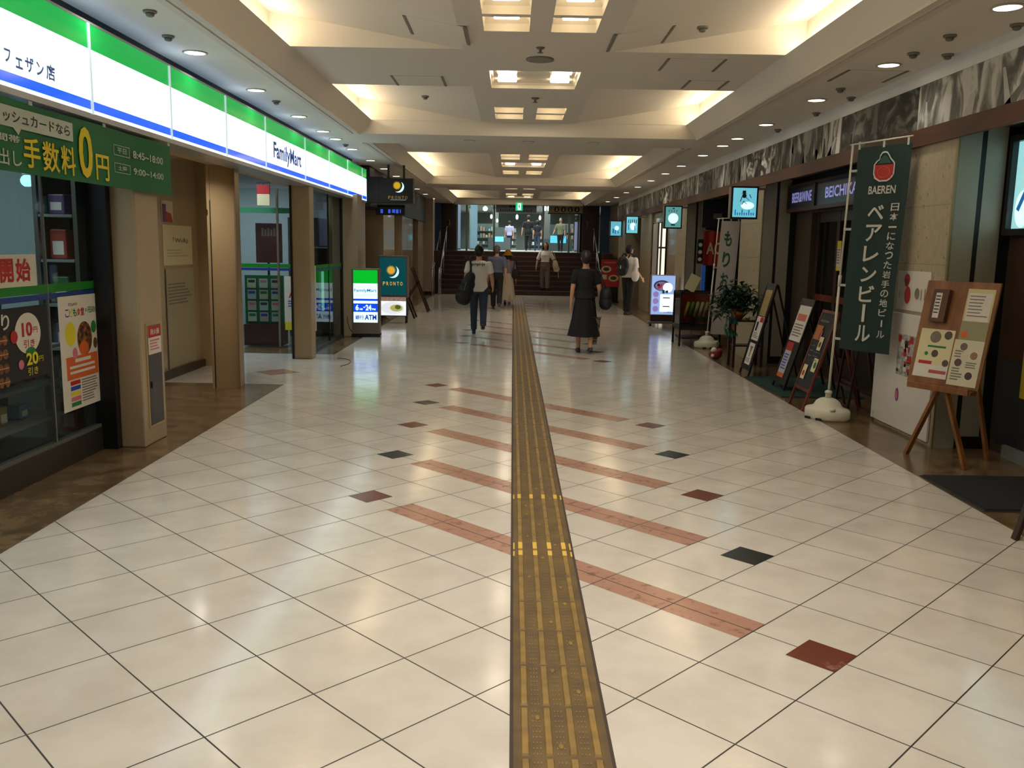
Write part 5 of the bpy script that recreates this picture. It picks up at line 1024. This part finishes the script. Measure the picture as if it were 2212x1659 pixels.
t = thing('pictogram_sign', 'beige board with four black round pictograms at the upper right of the stairs', 'sign', (2.05, 33.2, 2.86)); b = B(); b.box(-.75, .75, 0, .08, 0, .27, M('board_beige', (150, 136, 108), .5)); b.box(-.78, .78, 0, .1, -.04, 0, black); b.bar((-.5, .04, .27), (-.5, .04, .95), .03, .03, steel); b.bar((.5, .04, .27), (.5, .04, .95), .03, .03, steel); b.build('board', t)
for k in range(4):
    b = B(); x = -.45 + k * .25; b.disc(x, .13, .095, black, -.003); b.disc(x, .175, .02, cream, -.005); b.poly([(x - .03, .145), (x + .03, .145), (x + .018, .07), (x - .018, .07)] if k % 2 else [(x - .015, .145), (x + .015, .145), (x + .035, .07), (x - .035, .07)], cream, -.005); b.build('pictogram', t)
t = thing('arrow_sign', 'small green-grey sign plate at the right end of the lobby glazing', 'sign', (2.33, 33.3, 2.55)); b = B(); b.box(-.14, .14, 0, .04, 0, .24, M('plate_sage', (110, 136, 124), .5)); b.poly([(-.06, .12), (.02, .18), (.02, .06)], white, -.002); b.build('plate', t)
glow = M('lobby_lamp_lit', (240, 252, 255), emit=4, var=0)
for k, (x, y, z, r_, lab) in enumerate(((-1.28, 40.5, 3.28, .11, 'large round pendant lamp glowing behind the left glazing'), (.05, 46, 3.45, .09, 'round pendant lamp glowing just behind the exit sign'), (-1.05, 42.5, 3.0, .055, 'slim pendant lamp above the counter left of centre in the lobby'), (-.85, 47, 2.95, .05, 'small low pendant lamp left of the three people in the lobby'), (.17, 42.5, 3.0, .06, 'slim pendant lamp over the person in the white top in the lobby'), (1.26, 42.5, 2.98, .055, 'slim pendant lamp over the girl in the dark top in the lobby'), (1.45, 41, 3.36, .06, 'left one of two close lamps below the pictogram board'), (1.6, 41, 3.36, .06, 'right one of two close lamps below the pictogram board'))):
    t = thing('pendant_lamp', lab, 'pendant lamp', (x, y, z), 0, 'lobby pendant lamps'); b = B(); b.ball((0, 0, 0), r_, r_, r_ * (1.0 if k < 2 else 2.0), glow); b.build('globe', t); b = B(); b.tube([(0, 0, r_), (0, 0, 3.75 - z)], .008, steel); b.build('cord', t)
cyan = M('screen_cyan', (90, 200, 240), emit=.9, var=0)
for x, y, z, w_, h_, lab in ((-.68, 44, LZ, .5, .5, 'counter with a small bright screen behind the man in the blue shirt'), (2.35, 46.5, LZ, .9, .75, 'counter with cyan lit front behind the right lobby glazing')):
    t = thing('lit_counter', lab, 'counter', (x, y, z)); b = B(); b.box(-w_ / 2 - .3, w_ / 2 + .3, 0, .4, 0, .62, M('counter_slate', (80, 90, 92), .5)); b.box(-w_ / 2, w_ / 2, .02, .08, .62, .62 + h_, M('counter_slate', (80, 90, 92), .5)); b.build('body', t); b = B(); b.rect(-w_ / 2 + .04, w_ / 2 - .04, .42, .42 + h_ * .5, cyan, -.004); b.build('lit_face', t)
for x, y, c, lab in ((-2.6, 41, (150, 158, 196), 'pale lilac upright panel at the far left of the lobby'), (-1.9, 43, (140, 170, 190), 'pale blue upright panel left of the counter in the lobby'), (3.0, 41, (160, 160, 206), 'pale lilac upright panel at the far right of the lobby'), (-1.0, 50, (110, 120, 112), 'grey-green lobby pillar left of the three people'), (1.9, 50, (120, 120, 120), 'grey lobby pillar right of the three people'), (-2.3, 50, (130, 140, 130), 'pale grey-green lobby pillar behind the left glazing')):
    t = thing('lobby_panel', lab, 'panel', (x, y, LZ)); b = B(); b.box(-.16, .16, 0, .3, .08, 2.33, M('lobby_panel_%d' % c[2], c, .4)); b.build('shaft', t); b = B(); b.box(-.18, .18, -.02, .32, 0, .08, steel); b.build('base', t)

for k, (x, y, w_, h_, c, lab) in enumerate(((-1.7, 52, 1.2, 1.5, (70, 92, 90), 'teal display rack at the far left end of the lobby'), (-.3, 54.5, 1.0, 1.2, (84, 98, 92), 'low grey-green display rack behind the person in the lilac top'), (1.5, 54, 1.4, 1.35, (60, 78, 80), 'dark teal display rack behind the broad person in black'), (3.1, 53, 1.0, 1.6, (96, 104, 104), 'grey display rack at the right end of the lobby'))):
    t = thing('display_rack', lab, 'rack', (x, y, LZ), 0); m_ = M('lobby_rack_%d' % k, c, .5, var=.2, vs=3); b = B(); b.box(-w_ / 2, w_ / 2, .3, .35, 0, h_, m_); b.box(-w_ / 2, w_ / 2, 0, .35, 0, .12, m_); b.build('body', t)
    for j in range(3):
        b = B(); b.box(-w_ / 2, w_ / 2, 0, .3, .3 + j * .38, .33 + j * .38, steel); b.build('shelf', t)
        b = B()
        for q in range(int(w_ / .16)): b.box(-w_ / 2 + .05 + q * .16, -w_ / 2 + .17 + q * .16, .05, .25, .331 + j * .38, .331 + j * .38 + RND.uniform(.12, .26), M('lobby_goods_%d' % RND.randrange(5), RND.choice(((150, 160, 160), (60, 90, 110), (150, 120, 100), (90, 120, 100), (70, 70, 80))), .5))
        g = b.build('goods', t); g['kind'] = 'stuff'
# ------------------------------------------------------------------ people
SKIN = M('skin', (196, 148, 118), .5, var=.05); HAIRB = M('hair_black', (20, 17, 17), .45); HAIRD = M('hair_brown', (38, 26, 22), .45); HAIRG = M('hair_grey', (92, 84, 78), .6)
def solid(b, name, mat_, parent, voxel=.012, it=4, label=None):
    """Fuse overlapping closed pieces into one continuous skin."""
    b.mats = [mat_]; o = b.build(name, parent)
    m = o.modifiers.new('r', 'REMESH'); m.mode = 'VOXEL'; m.voxel_size = voxel; m.use_smooth_shade = True
    s = o.modifiers.new('s', 'SMOOTH'); s.factor = .5; s.iterations = it
    me = bpy.data.meshes.new_from_object(o.evaluated_get(bpy.context.evaluated_depsgraph_get()))
    old = o.data; o.modifiers.clear(); o.data = me; bpy.data.meshes.remove(old)
    me.materials.clear(); me.materials.append(mat_); me.name = name
    for p in me.polygons: p.use_smooth = True; p.material_index = 0
    if label: o['label'] = label
    return o
def cap(b, p0, p1, r0, r1, end=True):
    b.cyl(p0, p1, r0, r1, SKIN, 12); b.ball(p0, r0, r0, r0, SKIN, 12)
    if end: b.ball(p1, r1, r1, r1, SKIN, 12)
def loft(b, rings, H, grow=0.0):
    v = []; n = 20
    for z, rx, ry, yo in rings:
        for k in range(n): a = 2 * PI * k / n; v.append(((rx * H + grow) * math.cos(a), yo * H + (ry * H + grow) * math.sin(a), z * H))
    f = [(j * n + k, j * n + (k + 1) % n, (j + 1) * n + (k + 1) % n, (j + 1) * n + k) for j in range(len(rings) - 1) for k in range(n)]
    f += [tuple(range(n - 1, -1, -1)), tuple((len(rings) - 1) * n + k for k in range(n))]
    b.faces(v, f, SKIN)
TORSO_M = [(.46, .07, .055, 0), (.50, .092, .066, -.004), (.55, .092, .068, -.004), (.62, .082, .058, .002), (.69, .094, .064, .002), (.75, .104, .068, 0), (.79, .106, .060, -.004), (.815, .088, .048, -.006), (.832, .05, .036, -.004)]
TORSO_F = [(.46, .07, .055, 0), (.50, .097, .068, -.004), (.55, .093, .066, -.004), (.62, .072, .052, .002), (.69, .084, .062, .006), (.74, .092, .068, .008), (.785, .092, .054, -.002), (.812, .076, .044, -.006), (.83, .045, .034, -.004)]
def person(lab, loc, rz, H, fem=False, legs=((20, 5), (-18, 20)), arms=((-15, 15, 8), (15, 20, 8)), top=None, bottom=None, hair=None, shoes=None, voxel=.012, tilt=0, feet=(None, None), skirt=None, hat=None, look=0):
    t = thing('person', lab, 'person', loc, rz)
    TR = TORSO_F if fem else TORSO_M; R_ = math.radians
    hipx = .05 * H; shx = (.098 if fem else .112) * H; th, sh_ = .245 * H, .235 * H
    J = []; low = 9
    for s, (a, k) in zip((-1, 1), legs):
        hip = Vector((s * hipx, 0, .52 * H)); kn = hip + th * Vector((s * .01, math.sin(R_(a)), -math.cos(R_(a)))); an = kn + sh_ * Vector((-s * .015, math.sin(R_(a - k)), -math.cos(R_(a - k))))
        pitch = R_(max(0, min(50, k - 12 - max(a, 0) * .5))) if k > 14 else 0
        J.append([hip, kn, an, pitch]); low = min(low, an.z - .036 * H - (.09 * H * math.sin(pitch)))
    dz = -low
    for j in J:
        for i in range(3): j[i] = j[i] + Vector((0, 0, dz))
    up = lambda rings: [(z + dz / H, rx, ry, yo) for z, rx, ry, yo in rings]
    A = []
    for s, (sw, el, ab) in zip((-1, 1), arms):
        S = Vector((s * shx, -.004 * H, .795 * H + dz)); d1 = Vector((s * math.sin(R_(ab)), math.sin(R_(sw)) * math.cos(R_(ab)), -math.cos(R_(sw)) * math.cos(R_(ab)))).normalized()
        E = S + d1 * .168 * H; d2 = Vector((s * math.sin(R_(ab * .4)), math.sin(R_(sw + el)), -math.cos(R_(sw + el)))).normalized(); Wr = E + d2 * .142 * H
        A.append((S, E, Wr, d1, d2))
    b = B(); loft(b, up(TR), H, -.004)
    cap(b, (0, -.006 * H, .815 * H + dz), (0, .0, .885 * H + dz), .033 * H, .03 * H)
    hz = dz + .935 * H; lx = math.sin(R_(look)) * .02 * H
    b.ball((0, .006 * H, hz), .046 * H, .057 * H, .064 * H, SKIN, 16); b.ball((lx, .024 * H, hz - .032 * H), .034 * H, .036 * H, .034 * H, SKIN); b.ball((lx * 1.6, .063 * H, hz - .008 * H), .007 * H, .01 * H, .012 * H, SKIN, 8)
    for s in (-1, 1): b.ball((s * .047 * H, .0, hz - .006 * H), .006 * H, .012 * H, .018 * H, SKIN, 8)
    for (hip, kn, an, pt) in J: cap(b, hip, kn, .048 * H, .032 * H); cap(b, kn, an, .032 * H, .02 * H)
    for s, (S, E, Wr, d1, d2) in zip((-1, 1), A):
        cap(b, S, E, .03 * H, .023 * H); cap(b, E, Wr, .023 * H, .0155 * H)
        side = Vector((0, 1, 0)); side = (side - d2 * side.dot(d2)).normalized(); inn = d2.cross(side) * (-s)
        pc = Wr + d2 * .032 * H
        for q in (-1, 0, 1): b.ball(tuple(pc + side * q * .012 * H), .012 * H, .015 * H, .026 * H, SKIN, 10)
        for q, L_ in zip((-1.4, -.45, .5, 1.4), (.036, .046, .05, .044)):
            r0 = pc + d2 * .022 * H + side * q * .0108 * H; k1 = r0 + (d2 + inn * .15) * L_ * .55 * H; k2 = k1 + (d2 + inn * .6).normalized() * L_ * .5 * H
            cap(b, r0, k1, .0053 * H, .005 * H); cap(b, k1, k2, .005 * H, .0042 * H)
        t0 = pc - d2 * .012 * H + side * .018 * H; t1 = t0 + (side * .6 + d2 * .8).normalized() * .024 * H; cap(b, t0, t1, .0065 * H, .0055 * H); cap(b, t1, t1 + (d2 + side * .1) * .02 * H, .0055 * H, .0048 * H)
    solid(b, 'body', SKIN, t, min(voxel, .011), 3)
    # face
    for s in (-1, 1): b = B(); b.ball((s * .018 * H + lx, .058 * H, hz + .004 * H), .007 * H, .005 * H, .0045 * H, M('eye_white', (220, 214, 206), .3), 8); b.ball((s * .018 * H + lx, .0625 * H, hz + .004 * H), .0034 * H, .002 * H, .0036 * H, M('eye_dark', (26, 18, 16), .2), 8); b.build('eye', t)
    b = B(); b.ball((lx * 1.4, .0585 * H, hz - .032 * H), .014 * H, .004 * H, .0045 * H, M('lip', (160, 84, 76), .4), 8); b.build('mouth', t)
    # shoes
    sm, st_ = shoes
    for s, (hip, kn, an, pt) in zip((-1, 1), J):
        b = B(); f = Vector((0, math.cos(pt), -math.sin(pt))); u_ = Vector((0, math.sin(pt), math.cos(pt)))
        o_ = an - u_ * .02 * H
        for dd, r_, hh in ((-.022, .022, .02), (.0, .024, .022), (.03, .026, .018), (.06, .026, .014), (.085, .022, .012)): b.ball(tuple(o_ + f * dd * H - u_ * .0), r_ * H, .026 * H, hh * H, SKIN, 12)
        b.ball(tuple(an), .024 * H, .026 * H, .02 * H, SKIN)
        o2 = solid(b, 'shoe', sm, t, .01, 2)
        zl = min(v.co.z for v in o2.data.vertices)
        for v in o2.data.vertices: v.co.z = max(v.co.z, zl + .006)
    # lower clothing
    if bottom:
        m_, wide = bottom[:2]; b = B(); loft(b, up([r for r in TR if r[0] <= .62] + [(.63, TR[3][1], TR[3][2], 0)]), H, .012)
        for (hip, kn, an, pt) in J:
            cap(b, hip, kn, .056 * H + .006, .040 * H * wide); e = an + (kn - an).normalized() * .012 * H; b.cyl(kn, e, .040 * H * wide, .033 * H * wide, SKIN, 14)
        solid(b, 'trousers', m_, t, voxel, 4)
    if skirt:
        m_, zt, zb, flare, nm = skirt; b = B(); n = 28; v = []; rr = random.Random(5)
        prof = [(zt, .076, .056), (zt - .05, .09, .068), (.52, .1, .074), (zb + (.5 - zb) * .5, .1 + flare * .45, .076 + flare * .45), (zb, .1 + flare, .078 + flare)]
        ph_ = [rr.uniform(-1, 1) for _ in range(n)]
        for j, (z, rx, ry) in enumerate(prof):
            for k in range(n): a = 2 * PI * k / n; w_ = 1 + .05 * (j / 4) ** 2 * math.sin(k * 2 * PI / n * 7) + .015 * ph_[k] * j / 4; v.append((rx * H * w_ * math.cos(a), ry * H * w_ * math.sin(a), z * H + dz * (1 if z > .5 else .6)))
        f = [(j * n + k, j * n + (k + 1) % n, (j + 1) * n + (k + 1) % n, (j + 1) * n + k) for j in range(4) for k in range(n)]
        b.faces(v, f, m_, True); b.build(nm, t)
    if top:
        m_, hem, slv, nm = top; b = B()
        rg = [r for r in TR if r[0] > hem]; r0 = ([r for r in TR if r[0] <= hem] or [TR[1]])[-1]
        rg = [(hem, max(r0[1], rg[0][1]) + .004, max(r0[2], rg[0][2]) + .004, 0)] + rg; loft(b, up(rg), H, .016)
        for (S, E, Wr, d1, d2) in A:
            b.ball(tuple(S), .037 * H, .037 * H, .036 * H, SKIN); P = S + d1 * .168 * H * min(1, slv); b.cyl(S, P, .037 * H, .036 * H if slv <= 1 else .03 * H, SKIN, 14)
            if slv > 1: b.ball(tuple(E), .03 * H, .03 * H, .03 * H, SKIN); b.cyl(E, E + d2 * .142 * H * (slv - 1), .03 * H, .024 * H, SKIN, 14)
        solid(b, nm, m_, t, voxel, 3)
    if hair:
        m_, sty = hair; b = B()
        b.ball((0, -.006 * H, hz + .012 * H), .052 * H, .058 * H, .064 * H, SKIN, 16); b.ball((0, -.022 * H, hz - .012 * H), .048 * H, .042 * H, .05 * H, SKIN, 16)
        if sty == 'bob':
            b.ball((0, -.018 * H, hz - .045 * H), .05 * H, .04 * H, .05 * H, SKIN)
            for s in (-1, 1): b.ball((s * .049 * H, .012 * H, hz - .03 * H), .018 * H, .034 * H, .07 * H, SKIN)
        if sty == 'up': b.ball((0, -.05 * H, hz + .0 * H), .034 * H, .028 * H, .034 * H, SKIN)
        o2 = solid(b, 'hair', m_, t, .011, 2)
        for v in o2.data.vertices:                     # keep the face clear
            if v.co.y > .03 * H and v.co.z < hz + .024 * H and abs(v.co.x) < .042 * H: v.co.y = .03 * H
    if hat:
        b = B(); b.lathe([(.001, .1 * H), (.03 * H, .097 * H), (.054 * H, .07 * H), (.064 * H, .03 * H), (.068 * H, .02 * H), (.105 * H, -.008 * H), (.104 * H, -.012 * H), (.066 * H, .012 * H)], hat, (0, -.004 * H, hz), 22); b.build('hat', t)
    t['dz'] = dz
    return t
shoe_k = M('shoe_black', (24, 22, 22), .4); shoe_b = M('shoe_brown', (70, 52, 40), .5); jeans = M('denim', (42, 56, 76), .8, var=.25, vs=14); blk_c = M('cloth_black', (16, 16, 18), .8); shirt_w = M('cloth_white', (236, 230, 224), .8)
def shape(b, name, lab, cat, loc, rz, mat_, voxel=.012, part_='body'):
    t = thing(name, lab, cat, loc, rz); solid(b, part_, mat_, t, voxel, 5); return t
# man in the white T-shirt with a big shoulder bag
pw_ = person('person in a white printed T-shirt and jeans walking away, black bag at left hip', (-.60, 15.85, 0), .05, 1.61, legs=((14, 8), (-20, 28)), arms=((-8, 12, 12), (6, 45, 12)), top=(shirt_w, .49, .62, 'shirt'), bottom=(jeans, 1.05), hair=(HAIRB, 'short'), shoes=(shoe_k, 0))
b = B(); [b.rect(-.13 + k * .03, -.108 + k * .03, 1.225 + .012 * (k % 3), 1.275 - .006 * (k % 2), M('shirt_print', (110, 104, 108), .8), -.145) for k in range(8)]; sp_ = b.build('shirt_print', pw_)
bag = M('bag_black', (18, 18, 20), .6, bump=.2)
b = B(); 
for q, rx_ in ((-.18, .15), (-.07, .15), (.06, .13), (.16, .1)): b.ball((0, 0, q), rx_, .1, .14, SKIN, 14)
t = shape(b, 'shoulder_bag', 'large black shoulder bag hanging on the back of the person in the white T-shirt', 'bag', (-.80, 15.53, .85), .3, bag); t.rotation_euler = (0, .32, .2)
b = B(); b.tube([(.0, .02, .24), (-.05, .06, .4), (-.1, .17, .545), (-.14, .28, .5), (-.1, .36, .3)], .02, bag); o = b.build('strap', t)
b = B(); b.tube([(-.05, -.1, .1), (-.05, -.105, -.06)], .006, steel); b.build('zip_pull', t)
# man in blue shirt
person('person in a blue-grey shirt and black trousers walking away beside the white T-shirt', (-.40, 22.5, 0), 0, 1.62, legs=((10, 6), (-16, 22)), arms=((8, 10, 6), (-10, 12, 8)), top=(M('cloth_slate', (84, 92, 112), .8), .58, .85, 'shirt'), bottom=(blk_c, 1.15), hair=(HAIRG, 'short'), shoes=(shoe_b, 0))
# woman with the yellow hat
person('person in a yellow hat, lilac top and long cream skirt beside the blue-shirted person', (-.13, 24.3, 0), -.1, 1.47, fem=True, legs=((8, 5), (-10, 12)), arms=((5, 10, 8), (-8, 15, 14)), top=(M('cloth_lilac', (150, 132, 150), .8), .6, 1.3, 'shirt'), hair=(HAIRD, 'bob'), shoes=(shoe_b, 0), skirt=(M('cloth_cream', (206, 194, 174), .8), .62, .1, .05, 'skirt'), hat=M('hat_yellow', (196, 150, 40), .7))
b = B(); b.ball((0, 0, 0), .11, .07, .13, SKIN, 14); b.ball((0, 0, -.05), .12, .07, .09, SKIN, 14); t = shape(b, 'handbag', 'dark handbag on the arm of the person in the yellow hat', 'bag', (.09, 24.2, .86), 0, M('bag_plum', (40, 26, 34), .5)); b = B(); b.tube([(-.06, 0, .1), (-.05, 0, .3), (-.02, 0, .36), (.02, 0, .3), (.05, 0, .1)], .008, bag); b.build('strap', t)
# woman in the black dress
pd = person('person in a long black dress walking away with a black bag on the right shoulder', (1.1, 13.3, 0), .06, 1.54, fem=True, legs=((7, 5), (-8, 14)), arms=((-6, 10, 10), (-4, 25, 14)), top=(blk_c, .54, .7, 'dress_top'), hair=(HAIRD, 'up'), shoes=(M('shoe_wedge', (56, 40, 32), .5), 0), skirt=(blk_c, .66, .17, .06, 'dress_skirt'))
b = B(); pt = M('cloth_pattern', (150, 140, 128), .8, c2=(44, 40, 38), vs=40); b.faces([(.12 + .03 * math.sin(k), -.12 + .03 * (k % 2), .55 - .4 * j / 5) if i == 0 else (.25 - .012 * j, -.05 + .02 * math.sin(j * 2), .55 - .4 * j / 5) for k, j in enumerate(range(6)) for i in range(2)], [(2 * j, 2 * j + 1, 2 * j + 3, 2 * j + 2) for j in range(5)], pt, True); b.build('patterned_scarf', pd)
b = B(); b.ball((0, 0, 0), .085, .15, .17, SKIN, 14); b.ball((0, 0, -.09), .095, .16, .12, SKIN, 14); t = shape(b, 'shoulder_bag', 'soft black bag under the right arm of the person in the black dress', 'bag', (1.4, 13.22, .86), .2, bag); b = B(); b.tube([(-.03, -.1, .13), (-.1, -.08, .3), (-.14, .0, .43), (-.1, .1, .3), (-.03, .1, .12)], .013, bag); b.build('strap', t)
# man with the backpack
bz = -.75
person('person in a white short-sleeved shirt with a backpack standing by the far right shops', (2.80, 21.35, 0), bz, 1.68, legs=((5, 3), (-5, 5)), arms=((6, 10, 6), (4, 45, 8)), top=(shirt_w, .54, .72, 'shirt'), bottom=(blk_c, 1.1), hair=(HAIRB, 'short'), shoes=(shoe_k, 0), look=15)
bx, by = 2.80 - math.sin(-bz) * .25, 21.35 - math.cos(bz) * .25
b = B(); b.ball((0, 0, 0), .16, .1, .24, SKIN, 16); b.ball((0, -.03, -.1), .15, .1, .14, SKIN, 14); b.ball((0, -.01, .1), .14, .09, .14, SKIN, 14)
t = shape(b, 'backpack', 'black backpack worn by the person in the white short-sleeved shirt', 'bag', (bx, by, 1.17), bz, bag)
for s in (-1, 1): b = B(); b.tube([(s * .1, .07, .2), (s * .11, .16, .3), (s * .11, .27, .27), (s * .13, .34, .1)], .017, bag); b.build('strap', t)
b = B(); b.box(.02, .035, -.135, -.125, -.06, .02, M('reflective_tag', (210, 210, 214), .3), .002); b.build('tag', t)
b = B(); b.ball((0, 0, -.04), .1, .06, .14, SKIN, 14); b.ball((0, 0, .1), .05, .03, .12, SKIN, 12); t = shape(b, 'plastic_bag', 'white plastic bag hanging from the arm of the person with the backpack', 'bag', (2.93, 21.15, .98), 0, M('plastic_film', (214, 208, 212), .4, bump=.3)); b = B(); b.tube([(-.02, 0, .18), (0, 0, .26), (.02, 0, .18)], .008, M('plastic_film', (214, 208, 212), .4)); b.build('handle', t)
# woman coming down the stairs
person('person in a white blouse and taupe trousers coming down the stairs towards the camera', (1.08, 29.47, LZ / NS), PI, 1.6, fem=True, legs=((7, 4), (-5, 5)), arms=((6, 14, 26), (8, 12, 22)), top=(shirt_w, .6, .95, 'blouse'), bottom=(M('cloth_taupe', (112, 96, 86), .8), 1.3), hair=(HAIRD, 'bob'), shoes=(shoe_k, 0))
b = B(); b.ball((0, 0, 0), .1, .06, .19, SKIN, 14); b.ball((.02, 0, -.12), .11, .06, .1, SKIN, 14); t = shape(b, 'tote_bag', 'cream tote bag at the side of the person coming down the stairs', 'bag', (1.42, 29.4, 1.0), -.0, M('canvas_cream', (206, 194, 164), .8)); t.rotation_euler = (0, -.15, 0); b = B(); b.tube([(-.05, 0, .14), (-.08, 0, .42), (-.05, 0, .5), (.0, 0, .4), (.04, 0, .14)], .009, M('canvas_cream', (206, 194, 164), .8)); b.tube([(.06, 0, -.2), (.05, 0, -.42)], .008, white); b.build('strap', t)
# up in the lobby
person('person in a pale lilac top and dark trousers walking into the upper lobby', (-.2, 47.5, LZ), 0, 1.55, legs=((8, 5), (-8, 10)), arms=((5, 10, 8), (-5, 10, 8)), top=(M('cloth_pale_lilac', (170, 172, 206), .8), .5, .8, 'shirt'), bottom=(M('cloth_navy', (24, 26, 50), .8), 1.0), hair=(HAIRB, 'short'), shoes=(shoe_k, 0), voxel=.016)
person('broad person in loose black clothes walking into the upper lobby', (.76, 45, LZ), 0, 1.78, legs=((10, 5), (-10, 12)), arms=((-5, 12, 18), (5, 10, 14)), top=(blk_c, .42, .9, 'shirt'), bottom=(blk_c, 1.25), hair=(HAIRB, 'short'), shoes=(shoe_k, 0), voxel=.016)
person('person with dark top and blue jeans beside the broad person in black in the lobby', (1.2, 44.6, LZ), .1, 1.52, fem=True, legs=((10, 5), (-10, 12)), arms=((-5, 12, 10), (5, 10, 14)), top=(M('cloth_midnight', (24, 24, 34), .8), .5, .7, 'shirt'), bottom=(jeans, 1.0), hair=(HAIRB, 'bob'), shoes=(shoe_k, 0), voxel=.016)
person('person in a khaki shirt standing behind the right lobby glazing', (2.2, 41.5, LZ), PI * .9, 1.55, legs=((4, 3), (-4, 4)), arms=((5, 10, 8), (10, 30, 20)), top=(M('cloth_khaki', (128, 124, 96), .8), .5, .9, 'shirt'), bottom=(blk_c, 1.0), hair=(HAIRD, 'short'), shoes=(shoe_k, 0), voxel=.016)
for o in bpy.data.objects:
    if 'dz' in o: del o['dz']
